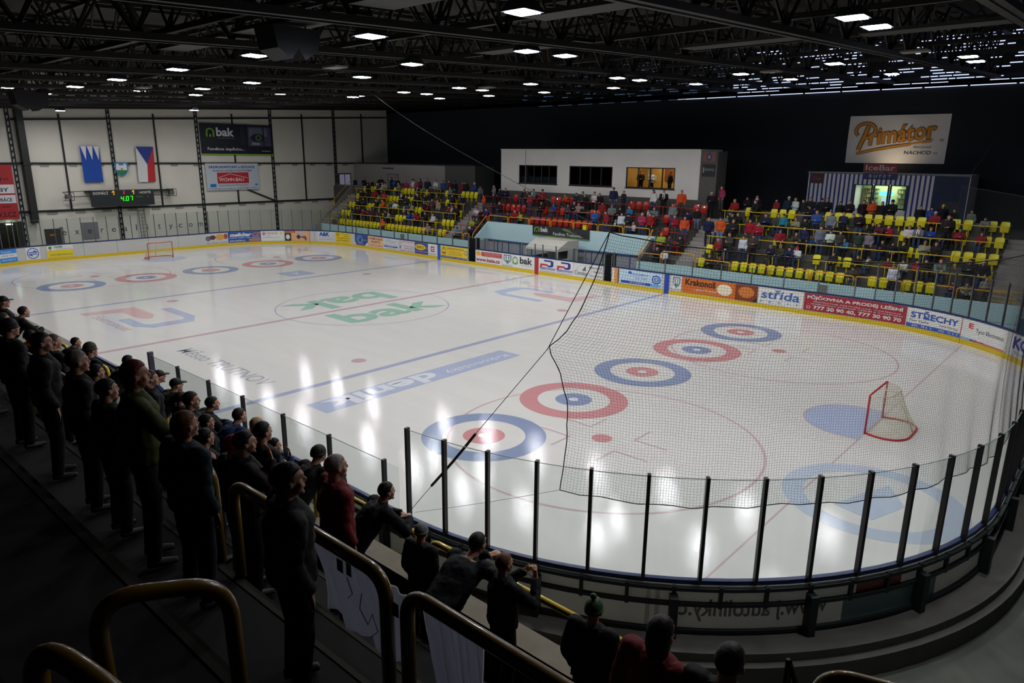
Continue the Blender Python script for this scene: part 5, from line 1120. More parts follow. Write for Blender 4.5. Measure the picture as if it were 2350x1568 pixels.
loop = [(.18+.1*math.cos(a), .69+.15*math.sin(a)) for a in [PI*1.25-k*PI*1.62/20 for k in range(21)]]
Pst = [(.205, .78), (.18, .6), (.15, .42), (.125, .27)]; und = [(.11, .2), (.3, .285), (.55, .37), (.85, .475)]
for w_, col, t_ in ((.02, DRK, .03), (.013, ORG, .045)):
    stroke(loop, w_, col, t_); stroke(Pst, w_*1.25, col, t_+.002); stroke([(.235, .56), (.2, .53), (.17, .54)], w_, col, t_+.004); stroke(und, w_*.8, col, t_+.006)
put_text('PIVOVAR', (.69, .86, .31, .355), pb, print_mat((110, 110, 114)), parent=e, t=.03)
put_text('NÁCHOD', (.6, .86, .19, .28), pb, print_mat((70, 72, 78)), parent=e, t=.03)
put_text('a.s.', (.885, .93, .2, .235), pb, print_mat((90, 92, 98)), parent=e, t=.03)
put_text('®', (.925, .965, .45, .51), pb, print_mat((90, 92, 98)), parent=e, t=.03)
l = bpy.data.lights.new('sign_spot', 'SPOT'); l.energy = 60; l.color = (1, .78, .5); l.spot_blend = 1.0; l.spot_size = math.radians(150); l.shadow_soft_size = .1
lo = bpy.data.objects.new('sign_spot', l); C.objects.link(lo); lo.location = (18.0, 27.6, 7.4); lo.rotation_euler = Vector((.1, 1.4, 1.7)).to_track_quat('-Z', 'Y').to_euler()
b = MB(); b.box((17.9, 27.5, 7.15), (18.1, 27.7, 7.3)); tag(b.build('spot_lamp', black_iron), 'small floodlight on the snack bar roof below the brewery banner', 'floodlight')
l = bpy.data.lights.new('bar_light', 'AREA'); l.energy = 30; l.size = 1.5; l.color = (.9, 1, .75); lo = bpy.data.objects.new('bar_light', l); C.objects.link(lo); lo.location = (18.2, by+1.0, 6.35)
l = bpy.data.lights.new('room_light', 'AREA'); l.energy = 60; l.size = 2; l.color = (1, .8, .5); lo = bpy.data.objects.new('room_light', l); C.objects.link(lo); lo.location = (3.9, py+1.4, 7.8)

# ---------------------------------------------------------------- people
skin_m = mat('skin', (196, 146, 122), .6, var=.08, scale=12)
shoe_m = mat('shoe_leather', (34, 30, 30), .6, var=.2)
eye_m = mat('eye_dark', (30, 26, 26), .3)
jacket_m = objcol_mat('jacket_fabric', .75); trousers_m = objcol_mat('trouser_fabric', .85, scale=14); hair_m = objcol_mat('hair_strands', .55, .35, 30)
def voxel(mb, name, size, mats, smooth_it=2):
    me = mb.mesh('tmp', mats[0]); o = bpy.data.objects.new('tmp', me); C.objects.link(o)
    r = o.modifiers.new('r', 'REMESH'); r.mode = 'VOXEL'; r.voxel_size = size; r.use_smooth_shade = True
    s = o.modifiers.new('s', 'SMOOTH'); s.iterations = smooth_it; s.factor = .6
    dg = bpy.context.evaluated_depsgraph_get(); dg.update()
    out = bpy.data.meshes.new_from_object(o.evaluated_get(dg)); out.name = name
    out.materials.clear()
    for m in mats: out.materials.append(m)
    bpy.data.objects.remove(o); bpy.data.meshes.remove(me)
    return out
def V(*a): return Vector(a)
def pose(kind):
    P = dict(hip=V(0, 0, .93), chest=V(0, 0, 1.34), neck=V(0, .0, 1.47), head=V(0, .02, 1.62), yaw=0.0)
    P['kn'] = [V(s*.11, .02, .50) for s in (-1, 1)]; P['an'] = [V(s*.12, -.02, .08) for s in (-1, 1)]
    P['el'] = [V(s*.25, -.04, 1.13) for s in (-1, 1)]; P['wr'] = [V(s*.22, .06, .90) for s in (-1, 1)]
    P['hd'] = [V(0, .15, -1), V(0, .15, -1)]
    if kind == 'folded':
        P['el'] = [V(s*.25, .02, 1.12) for s in (-1, 1)]; P['wr'] = [V(-.02, .2, 1.13), V(.02, .22, 1.17)]; P['hd'] = [V(1, .1, .1), V(-1, .1, .1)]
    if kind == 'lean':
        P.update(hip=V(0, -.18, .92), chest=V(0, .12, 1.25), neck=V(0, .21, 1.36), head=V(0, .28, 1.49))
        P['kn'] = [V(s*.11, -.1, .50) for s in (-1, 1)]; P['an'] = [V(s*.12, -.2, .08) for s in (-1, 1)]
        P['el'] = [V(s*.30, .38, 1.06) for s in (-1, 1)]; P['wr'] = [V(-.08, .50, 1.10), V(.10, .52, 1.12)]; P['hd'] = [V(1, .3, 0), V(-1, .3, 0)]
    if kind == 'bow':
        P.update(hip=V(0, -.35, .90), chest=V(0, .05, 1.17), neck=V(0, .17, 1.25), head=V(0, .27, 1.36))
        P['kn'] = [V(s*.11, -.22, .48) for s in (-1, 1)]; P['an'] = [V(s*.12, -.36, .08) for s in (-1, 1)]
        P['el'] = [V(s*.27, .32, 1.03) for s in (-1, 1)]; P['wr'] = [V(-.06, .52, 1.09), V(.08, .54, 1.11)]; P['hd'] = [V(1, .3, 0), V(-1, .3, 0)]
    if kind == 'mouth':
        P['el'] = [V(-.25, -.02, 1.13), V(.26, .14, 1.2)]; P['wr'] = [V(-.22, .08, .9), V(.09, .22, 1.45)]; P['hd'] = [V(0, .15, -1), V(-.3, -.1, 1)]
    if kind == 'reach':
        P['el'] = [V(-.25, -.02, 1.13), V(.36, .16, 1.22)]; P['wr'] = [V(-.22, .08, .9), V(.50, .34, 1.10)]; P['hd'] = [V(0, .15, -1), V(.5, .8, -.2)]
    if kind == 'camera':
        P['el'] = [V(s*.27, .22, 1.18) for s in (-1, 1)]; P['wr'] = [V(s*.1, .38, 1.36) for s in (-1, 1)]; P['hd'] = [V(.5, .2, .6), V(-.5, .2, .6)]
    if kind in ('sit', 'sit_lean', 'sit_fold'):
        f = .12 if kind == 'sit_lean' else 0
        P.update(hip=V(0, 0, .52), chest=V(0, .02+f, .92), neck=V(0, .03+f*1.3, 1.04), head=V(0, .06+f*1.5, 1.19))
        P['kn'] = [V(s*.12, .42, .53) for s in (-1, 1)]; P['an'] = [V(s*.12, .38, .08) for s in (-1, 1)]
        P['el'] = [V(s*.25, .06+f, .72) for s in (-1, 1)]; P['wr'] = [V(s*.13, .30, .66) for s in (-1, 1)]; P['hd'] = [V(-s*.2, 1, -.3) for s in (-1, 1)]
        if kind == 'sit_lean': P['el'] = [V(s*.2, .34, .66) for s in (-1, 1)]; P['wr'] = [V(s*.05, .48, .75) for s in (-1, 1)]
        if kind == 'sit_fold': P['wr'] = [V(-.02, .24, .8), V(.03, .26, .84)]; P['hd'] = [V(1, .1, 0), V(-1, .1, 0)]
    return P
def shoulders(P):
    return [P['chest']*.25+P['neck']*.75+V(s*.19, 0, -.02) for s in (-1, 1)]
def hand(b, w, d, side, thick=.0085):
    d = d.normalized(); up = V(0, 0, 1) if abs(d.z) < .8 else V(0, 1, 0)
    l = d.cross(up).normalized(); n = l.cross(d)
    b.tube([w, w+d*.05, w+d*.09], [(.03, .02), (.04, .017), (.038, .014)], 8)
    for i, (o_, ln) in enumerate(((-.031, .062), (-.0105, .078), (.0105, .082), (.031, .07))):
        p = w+d*.088+l*o_; b.tube([p, p+d*ln*.5-n*.008, p+d*ln*.85-n*.03], [thick, thick*.95, thick*.75], 6)
    t = w+d*.03+l*.036*side; b.tube([t, t+l*.03*side+d*.025-n*.006, t+l*.036*side+d*.055-n*.018], [thick*1.25, thick*1.1, thick*.9], 6)
def body_mesh(kind, vox, fem=False):
    P = pose(kind); b = MB(); h = P['head']; nk = P['neck']; ch = P['chest']; hp_ = P['hip']
    b.ball(h+V(0, -.01, .025), (.074, .094, .098), seg=16, rings=12); b.ball(h+V(0, .028, -.045), (.056, .064, .068), seg=12, rings=8)
    b.tube([h+V(0, .084, .018), h+V(0, .104, -.016), h+V(0, .088, -.03)], [.009, .015, .013], 6)
    b.ball(h+V(0, .075, .035), (.05, .022, .012), seg=8, rings=6); b.ball(h+V(0, .086, -.056), (.026, .014, .008), seg=8, rings=6); b.ball(h+V(0, .074, -.1), (.026, .022, .018), seg=8, rings=6)
    for s in (-1, 1): b.ball(h+V(s*.076, -.008, -.008), (.011, .02, .032), seg=8, rings=6); b.ball(h+V(s*.035, .055, -.025), (.026, .024, .024), seg=8, rings=6)
    b.tube([h+V(0, -.02, -.05), nk+V(0, -.01, 0), ch*.3+nk*.7], [.056, .058, .075], 10)
    b.tube([nk*.8+ch*.2, ch, ch*.5+hp_*.5, hp_], [(.12, .075), (.155, .105), (.135, .095), (.15, .1)], 12)
    for i, s in enumerate((-1, 1)):
        sh_ = shoulders(P)[i]; b.tube([sh_, P['el'][i], P['wr'][i]], [.052, .04, .027], 8); hand(b, P['wr'][i], P['hd'][i], -s)
        hj = hp_+V(s*.09, 0, -.03); b.tube([hj, P['kn'][i], P['an'][i]], [.08, .055, .04], 8)
        a = P['an'][i]; b.tube([a+V(0, -.06, -.02), a+V(0, .05, -.035), a+V(0, .17, -.045)], [(.045, .04), (.048, .038), (.036, .025)], 8)
    me = voxel(b, 'person_body', vox, [skin_m, shoe_m, eye_m])
    zt = min(P['an'][0].z+.06, .14)
    mi = [1 if p.center.z < zt else 0 for p in me.polygons]
    for k, p in enumerate(me.polygons):
        for s in (-1, 1):
            if (p.center-(h+V(s*.03, .083, .012))).length < .011: mi[k] = 2
    me.polygons.foreach_set('material_index', mi); me.update(); return me
def jacket_mesh(kind, vox, long=0.0):
    P = pose(kind); b = MB(); nk = P['neck']; ch = P['chest']; hp_ = P['hip']; sh_ = shoulders(P)
    dn = (hp_-ch).normalized()
    lo = hp_+dn*(.02+long) if 'sit' not in kind else hp_+V(0, -.0, -.0)
    b.tube([nk+V(0, -.01, .03), nk+V(0, -.01, -.02), nk*.55+ch*.45, ch, ch*.5+hp_*.5, hp_, lo], [(.075, .07), (.1, .09), (.175, .12), (.21, .155), (.2, .15), (.205, .155), (.21, .155)], 14)
    for i, s in enumerate((-1, 1)):
        b.ball(sh_[i], (.085, .085, .08), seg=10, rings=8)
        b.tube([sh_[i]+V(-s*.06, 0, .0), sh_[i], sh_[i]*.5+P['el'][i]*.5, P['el'][i], P['el'][i]*.5+P['wr'][i]*.5, P['wr'][i]], [.085, .088, .078, .07, .064, .052], 10)
    if 'sit' in kind:
        for s in (-1, 1): b.tube([hp_+V(s*.08, 0, .02), hp_+V(s*.1, .16, .03)], [.1, .09], 8)
    b.tube([nk+V(0, -.05, -.03), nk+V(0, -.06, .03)], [(.095, .06), (.08, .05)], 10)
    me = voxel(b, 'person_jacket', vox, [jacket_m], 2)
    co = [v.co.copy() for v in me.vertices]; nr = [v.normal.copy() for v in me.vertices]
    for v, c, n_ in zip(me.vertices, co, nr): v.co = c+n_*(.013*noise.noise(V(c.x*9, c.y*9, c.z*14))+.006*noise.noise(c*30))
    me.update(); return me
def trousers_mesh(kind, vox):
    P = pose(kind); b = MB(); hp_ = P['hip']
    b.tube([hp_+(P['chest']-hp_)*.15, hp_, hp_+V(0, 0, -.08)], [(.155, .11), (.17, .125), (.14, .11)], 12)
    for i, s in enumerate((-1, 1)):
        hj = hp_+V(s*.09, 0, -.03); b.tube([hj, hj*.5+P['kn'][i]*.5, P['kn'][i], P['kn'][i]*.5+P['an'][i]*.5, P['an'][i]+V(0, 0, .0)], [.098, .092, .075, .066, .06], 10)
    return voxel(b, 'person_trousers', vox, [trousers_m], 2)
def hair_mesh(kind, seg=18, rings=14):
    b = MB(); b.ball((0, -.014, .033), (.079, .1, .098), seg=seg, rings=rings)
    for i, v in enumerate(b.v):
        x, y, z = v; f = (y+.02)/.1
        lim = .055 if kind in ('short', 'long', 'bob') else .02
        if y > .03 and z < lim: x, y, z = x*.86, min(y, .03)*1.0-.03, z
        if kind == 'short' and z < -.03: x, y, z = x*.9, y*.95, max(z, -.055)
        if kind in ('long', 'bob'):
            if z < .0 and y < .03:
                L = .2 if kind == 'long' else .08; z = z - L*min(1, (-z)/.07); x *= 1.12; y = y-.012
        j = .004*noise.noise(Vector((x, y, z))*40); b.v[i] = (x*(1+j*8), y*(1+j*8), z+j)
    if kind in ('beanie', 'pompom'):
        b = MB(); b.ball((0, -.012, .04), (.083, .102, .096), seg=seg, rings=rings)
        for i, v in enumerate(b.v):
            x, y, z = v
            if z < .03: z = .03 if y > 0 else max(z, -.01); 
            b.v[i] = (x, y, z)
        b.tube([(0, -.012, -.0), (0, -.012, .035)], [(.086, .104), (.087, .105)], 20)
        if kind == 'pompom': b.ball((0, -.03, .16), .032, seg=10, rings=8)
    if kind == 'cap':
        b = MB(); b.ball((0, -.012, .04), (.081, .1, .086), seg=seg, rings=rings)
        for i, v in enumerate(b.v):
            x, y, z = v; b.v[i] = (x, y, max(z, .02) if y > -.05 else max(z, -.03))
        b.prism([(-.07, .06), (.07, .06), (.06, .15), (.0, .175), (-.06, .15)], lambda x, y, t: (x, y, t-.1*(y-.06)), .035, .043)
    if kind == 'hood':
        b.ball((0, -.05, -.06), (.1, .09, .1), seg=12, rings=8)
    return b.mesh('hair_'+kind, hair_m, smooth=True)
HAIR = {k: hair_mesh(k) for k in ('short', 'long', 'bob', 'beanie', 'pompom', 'cap', 'hood')}
def scarf_mesh():
    b = MB(); n = 16; b.tube([(.085*math.cos(2*PI*i/n), .08*math.sin(2*PI*i/n), .012*math.sin(4*PI*i/n)) for i in range(n+1)], .028, 8, caps=False)
    b.tube([(.04, .085, 0), (.055, .15, -.12), (.06, .16, -.38)], [(.035, .012)]*3, 8); b.tube([(-.03, .085, 0), (-.05, .15, -.12), (-.06, .155, -.33)], [(.035, .012)]*3, 8)
    return b.mesh('scarf', jacket_m, smooth=True)
SCARF = scarf_mesh()
CACHE = {}
def meshes(kind, vox, jv):
    k = (kind, vox)
    if k not in CACHE: CACHE[k] = (body_mesh(kind, vox), jacket_mesh(kind, jv), trousers_mesh(kind, jv))
    return CACHE[k]
COL = {'k': (24, 25, 30), 'n': (26, 34, 60), 'b': (34, 72, 140), 'r': (136, 28, 38), 'm': (84, 30, 46), 'g': (48, 58, 44), 'G': (112, 116, 120), 'w': (196, 198, 204), 'o': (196, 78, 30), 'y': (150, 168, 44), 't': (42, 116, 150), 'p': (150, 54, 84), 'c': (66, 54, 50), 'e': (140, 130, 112), 'u': (62, 46, 96)}
CN = {'k': 'black', 'n': 'navy', 'b': 'blue', 'r': 'red', 'm': 'maroon', 'g': 'dark green', 'G': 'grey', 'w': 'white', 'o': 'orange', 'y': 'lime', 't': 'turquoise', 'p': 'pink', 'c': 'brown', 'e': 'beige', 'u': 'purple'}
HATC = {'O': ('beanie', (226, 90, 30), 'orange knit cap'), 'R': ('beanie', (170, 30, 50), 'red knit cap'), 'W': ('cap', (205, 205, 205), 'white cap'), 'P': ('beanie', (220, 110, 140), 'pink cap'), 'B': ('cap', (120, 112, 90), 'khaki cap'), 'N': ('cap', (50, 60, 90), 'navy cap'), 'T': ('beanie', (30, 120, 110), 'teal knit cap'), 'G': ('beanie', (110, 112, 116), 'grey knit cap'), 'Y': ('cap', (200, 190, 60), 'yellow cap'), 'E': ('short', (190, 150, 90), 'fair hair')}
HC = [(34, 26, 22), (60, 42, 30), (28, 24, 24), (90, 66, 44), (120, 110, 104), (44, 32, 26)]
def person(lab, kind, loc, rotz, jc, tc, hk, hc, sc=1.0, vox=.02, jv=.03, grp=None, scarf=None, wide=1.0, extra=()):
    bm_, jm, tm = meshes(kind, vox, jv)
    o = link_mesh('person', bm_); tag(o, lab, 'person', grp)
    o.location = loc; o.rotation_euler = (0, 0, rotz); o.scale = (sc*wide, sc*wide, sc)
    j = link_mesh('jacket', jm, o); j.color = lin(jc); t = link_mesh('trousers', tm, o); t.color = lin(tc)
    h = link_mesh('hair' if hk in ('short', 'long', 'bob') else ('hood' if hk == 'hood' else 'hat'), HAIR[hk], o); h.color = lin(hc); h.location = pose(kind)['head']
    if kind in ('lean', 'bow', 'sit_lean'): h.rotation_euler = (0, 0, 0)
    if scarf: s = link_mesh('scarf', SCARF, o); s.color = lin(scarf); s.location = pose(kind)['neck']+V(0, 0, .03)
    return o
rn = random.Random(11)
PT = [(34, 38, 52), (46, 62, 96), (28, 28, 32), (70, 66, 60), (60, 78, 108)]
blk = lambda x: 'far left block' if x < -12.4 else ('left stairs' if x < -11.05 else ('red block' if x < 9.05 else ('middle stairs' if x < 10.4 else ('right block' if x < 25.9 else 'right-hand stairs'))))
seen = {}
for i, r in enumerate(sorted(PEOPLE, key=lambda r: (int(r[1]), float(r[0])))):
    x, k, p, c, hat, ex, sc = float(r[0]), int(r[1]), r[2], r[3], r[4], r[5], float(r[6])
    if p == 'S': kind = ('sit', 'sit_lean', 'sit_fold')[i % 3]; y = TYY[k]+.62+(.1 if k == 0 else 0)
    else: kind = ('stand', 'folded')[i % 2]; y = TYY[k]+.38+(.25 if k == 5 else 0)
    z = TF[k] if k < 5 else 4.0
    if -12.4 < x < -11.05 or 9.0 < x < 10.4: z = .95+3.1*(int((y-17)/(4.75/14))+1)/14; y = 17+4.75/14*(int((y-17)/(4.75/14))+.5); kind = 'stand' if p == 'T' else kind
    hk, hcol, hn = HATC[hat] if hat in HATC else ((('short', 'short', 'bob', 'beanie', 'short', 'long', 'hood')[i*5 % 7]), None, None)
    if hcol is None: hcol = HC[i*3 % 6] if hk not in ('beanie', 'hood') else COL['k' if i % 2 else 'n']
    jc = tuple(max(0, min(255, v+rn.randint(-8, 8))) for v in COL[c])
    tc = PT[i % 5] if ex != 'J' else (96, 116, 150)
    scf = (214, 216, 214) if (c in 'kgnG' and i % 11 == 0) else None
    where = ('standing on gallery behind %s' % blk(x)) if k == 5 else ('%s in %s row, %s' % ('standing' if p == 'T' else 'sitting', ORD[k], blk(x)))
    key = (CN[c], where); seen[key] = seen.get(key, 0)+1
    lab = 'person in %s%s %s' % (CN[c], (' and '+hn) if hn else ' jacket', where)
    LBL = (lab, key, seen[key])
    o = person(lab, kind, (x, y, z), PI+rn.uniform(-.5, .5), jc, tc, hk, hcol, sc=max(.74, min(1.06, sc)) if p == 'T' else max(.8, min(1.04, sc)), vox=.016, jv=.03, grp='spectators on the far side', scarf=scf, wide=1.1)
    o['_k'] = repr(key); o['_n'] = seen[key]
tot = {}
for o in C.objects:
    if '_k' in o: tot.setdefault(o['label'], []).append(o)
for lab, L in tot.items():
    if len(L) > 1:
        L.sort(key=lambda o: o.location.x)
        for n_i, o in enumerate(L):
            o['label'] = lab.replace('person in', '%s from the left, person in' % (NUM[n_i])) if 0 else lab+', %s such from left' % NUM[n_i]
for o in C.objects:
    if '_k' in o: del o['_k']; del o['_n']
# people inside the press room
for x, c, k2, lab in ((3.2, 'w', 'folded', 'person in white shirt standing inside the lit press room window'), (4.75, 'k', 'stand', 'person in dark clothes at the middle of the lit press room'), (5.3, 'g', 'stand', 'person in green jacket at the right pane of the lit press room'), (2.3, 'k', 'folded', 'person in black behind the left pane of the lit press room')):
    person(lab, k2, (x, py+1.2, 5.24), PI+.6*(1 if x < 4 else -1), COL[c], PT[0], 'short', HC[0], sc=1.0, vox=.016, jv=.03, grp='people in the press room')
# big flag cloth over laps and small things among the seats
mb = MB(); mb.ball((-23.6, TYY[3]+.35, TF[3]+.75), (.42, .2, .28), seg=12, rings=8); tag(mb.build('folded_flag', mat('flag_red', (170, 36, 44), .8, var=.3, scale=6), smooth=True), 'red flag bundled on a lap in the far left block', 'flag')
mb = MB(); mb.tube([(-4.0, 19.1, 3.35), (-3.45, 19.1, 3.35)], .11, 12); tag(mb.build('rolled_mat', mat('purple_mat', (150, 60, 140), .7)), 'rolled purple mat on a red seat behind the hoop rails', 'rolled mat')
e = empty('side_table', 'small white table standing in the red rows', 'table'); mb = MB(); mb.box((-.6, 20.0, 3.95), (.2, 20.4, 4.0)); mb.build('tabletop', print_mat((200, 196, 190)), e)
for a in (-.5, .1):
    for c_ in (20.05, 20.35): b = MB(); b.bar((a, c_, 3.36), (a, c_, 3.95), .03); b.build('leg', steel_dk, e)
mb = MB(); mb.box((.65, 18.98, 2.6), (.95, 19.2, 3.2)); tag(mb.build('waste_bin', seat_y), 'yellow bucket standing on the bench wall by the hoop rails', 'bucket')

# ---------------------------------------------------------------- camera side stand
NT = [(-18.6, -17.6, 2.2), (-19.6, -18.6, 3.05), (-20.5, -19.6, 3.85), (-21.5, -20.5, 4.75), (-22.4, -21.5, 5.6), (-30, -22.4, 6.35)]
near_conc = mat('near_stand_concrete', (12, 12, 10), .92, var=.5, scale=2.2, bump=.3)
e = empty('seat_terrace', 'dark stepped concrete terrace on the camera side', 'terrace', kind='structure')
for a, c_, z in NT:
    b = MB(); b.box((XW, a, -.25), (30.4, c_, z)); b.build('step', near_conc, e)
for k in range(0, 6):
    a, c_, z = NT[k]
    if k: b = MB(); b.box((20, c_-.07, z+.001), (30.4, c_-.03, z+.006)); b.build('edge_paint', mat('edge_yellow', (34, 30, 8), .8, var=.6, scale=9), e)
ledge_m = mat('ledge_concrete', (128, 120, 104), .9, var=.35, scale=3, bump=.3)
mb = MB(); mb.box((9.2, -17.62, -.25), (30.4, -17.3, 2.65)); tag(mb.build('terrace_wall', ledge_m), 'rough concrete front ledge of the camera side stand', 'ledge', kind='structure')
mb = MB(); mb.box((XW, -17.62, 2.45), (9.2, -16.5, 2.65)); tag(mb.build('bench_roof', mat('slab_conc', (150, 144, 130), .9, var=.15)), 'wide pale concrete slab over the camera side benches', 'slab', kind='structure')
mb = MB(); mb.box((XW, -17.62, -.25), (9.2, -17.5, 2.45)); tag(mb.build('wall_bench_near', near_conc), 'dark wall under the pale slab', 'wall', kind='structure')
shaded_rail = mat('shaded_yellow_enamel', (118, 88, 8), 0.3, var=0.25, scale=14, bump=0.15, coat=0.5)  # darker copy of the yellow enamel, shade of the camera-facing side put into the colour
def nh(x0, x1, y, z0, z1, r, lab, grp, m=yellow_rail, pts=None):
    if y == -20.5 or grp == 'handrails by the camera': m = shaded_rail
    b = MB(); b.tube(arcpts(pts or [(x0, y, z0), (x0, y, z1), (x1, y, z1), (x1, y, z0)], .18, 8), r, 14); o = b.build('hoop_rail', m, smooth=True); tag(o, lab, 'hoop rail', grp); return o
for i, (a, c_) in enumerate(((27.62, 31.0), (24.98, 27.4), (22.4, 24.72), (19.9, 22.15), (17.2, 19.65), (14.5, 16.95), (11.9, 14.25), (9.2, 11.6), (6.0, 8.9), (2.9, 5.7), (-.3, 2.6), (-3.5, -.6))):
    if i == 0: c_ = 30.2
    nh(a, c_, -17.47, 2.65, 3.27, .04, 'yellow hoop rail on the front ledge, %s from the near end' % NUM[i], 'hoop rails on the front ledge')
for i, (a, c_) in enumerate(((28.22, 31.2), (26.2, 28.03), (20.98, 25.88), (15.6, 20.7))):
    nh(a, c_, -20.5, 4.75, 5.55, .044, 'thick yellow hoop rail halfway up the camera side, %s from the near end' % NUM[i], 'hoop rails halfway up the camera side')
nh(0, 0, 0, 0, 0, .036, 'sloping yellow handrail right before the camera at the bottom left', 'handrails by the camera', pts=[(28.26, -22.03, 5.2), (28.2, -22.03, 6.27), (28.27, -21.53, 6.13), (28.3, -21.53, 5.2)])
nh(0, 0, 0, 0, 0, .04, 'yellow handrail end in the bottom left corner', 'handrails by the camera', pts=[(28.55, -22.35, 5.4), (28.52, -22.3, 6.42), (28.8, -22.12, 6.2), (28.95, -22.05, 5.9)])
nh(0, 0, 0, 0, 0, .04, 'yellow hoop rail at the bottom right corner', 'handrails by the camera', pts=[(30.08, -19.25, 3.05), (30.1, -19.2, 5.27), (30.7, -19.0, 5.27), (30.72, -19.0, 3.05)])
mb = MB()
GX, GY_ = 29.95, -19.2
for k in range(7): mb.bar((GX+.04*k, GY_, 4.4), (GX+.04*k, GY_, 5.2-.1*k), .01)
for k in range(5): mb.bar((GX, GY_, 4.4+.13*k), (GX+.28-.05*k, GY_, 4.4+.13*k), .01)
mb.bar((GX-.02, GY_, 5.25), (GX+.34, GY_, 4.4), .022); mb.bar((GX-.02, GY_, 3.05), (GX-.02, GY_, 5.25), .022)
tag(mb.build('wire_grille', black_iron), 'slanted black wire grille at the bottom edge', 'grille')
# cloth banner tied behind the rails
COTTON = plastic_mat('banner_cotton', (200, 202, 212)); [setattr(n.inputs[0], 'default_value', .5) for n in COTTON.node_tree.nodes if n.type == 'MIX_SHADER']
def cloth(x0, x1, z0, z1, zr0, y, seed, lab):
    b = MB(); n1, n2 = 40, 16; rr = random.Random(seed); ph = rr.random()*6; vs = []
    for j in range(n2+1):
        for i in range(n1+1):
            a = i/n1; c_ = j/n2; x = x0+(x1-x0)*a + (.16*(1-c_)*(1-a))
            zt = z1; zb = z0+(zr0-z0)*a
            vs.append((x, y+.03*math.sin(a*17+ph+2*c_)*(1.2-c_)+.015*math.sin(a*41+c_*5), zb+(zt-zb)*c_+.02*math.sin(PI*a*3)*(c_ == 1)*-1))
    fs = [(j*(n1+1)+i, j*(n1+1)+i+1, (j+1)*(n1+1)+i+1, (j+1)*(n1+1)+i) for j in range(n2) for i in range(n1)]
    nb = len(vs); b.add(vs+[(v[0], v[1]+.006, v[2]) for v in vs], fs+[tuple(nb+k for k in f[::-1]) for f in fs])
    o = b.build('cloth_banner', mat('banner_cotton', (176, 178, 190), .9, var=.12, scale=4) if 0 else COTTON, smooth=True); tag(o, lab, 'cloth banner')
    return o
c1 = cloth(27.17, 28.2, 4.98, 5.47, 4.9, -20.44, 2, 'white cloth banner with blue scribbles tied below the thick yellow rail')
for L in ([(27.6, 5.35), (27.65, 5.25), (27.6, 5.2)], [(27.75, 5.3), (27.72, 5.18), (27.8, 5.1), (27.85, 5.2), (27.9, 5.1), (27.82, 5.02)], [(27.95, 5.2), (28.0, 5.05)]):
    b = MB(); b.tube([(x, -20.475, z) for x, z in L], .003, 5); b.build('drawn_line', print_mat((44, 44, 60)), c1)
for (x, z, w_) in ((27.5, 5.36, .06), (27.6, 5.37, .05), (28.05, 5.3, .06)):
    b = MB(); b.box((x, -20.478, z), (x+w_, -20.474, z+.09)); b.build('blue_patch', print_mat((96, 104, 150)), c1)
cloth(28.28, 28.74, 4.74, 5.46, 4.74, -20.42, 5, 'white cloth banner hanging below the nearest yellow rail')
# coffee cup
e = empty('coffee_cup', 'paper coffee cup on the concrete ledge', 'cup', (23.25, -17.42, 2.65))
b = MB(); b.tube([(0, 0, 0), (0, 0, .1)], [.026, .036], 16); b.build('cup_body', print_mat((176, 146, 116)), e, smooth=False)
b = MB(); b.tube([(0, 0, .1), (0, 0, .115)], [.039, .037], 16); b.build('lid', print_mat((216, 214, 205)), e)

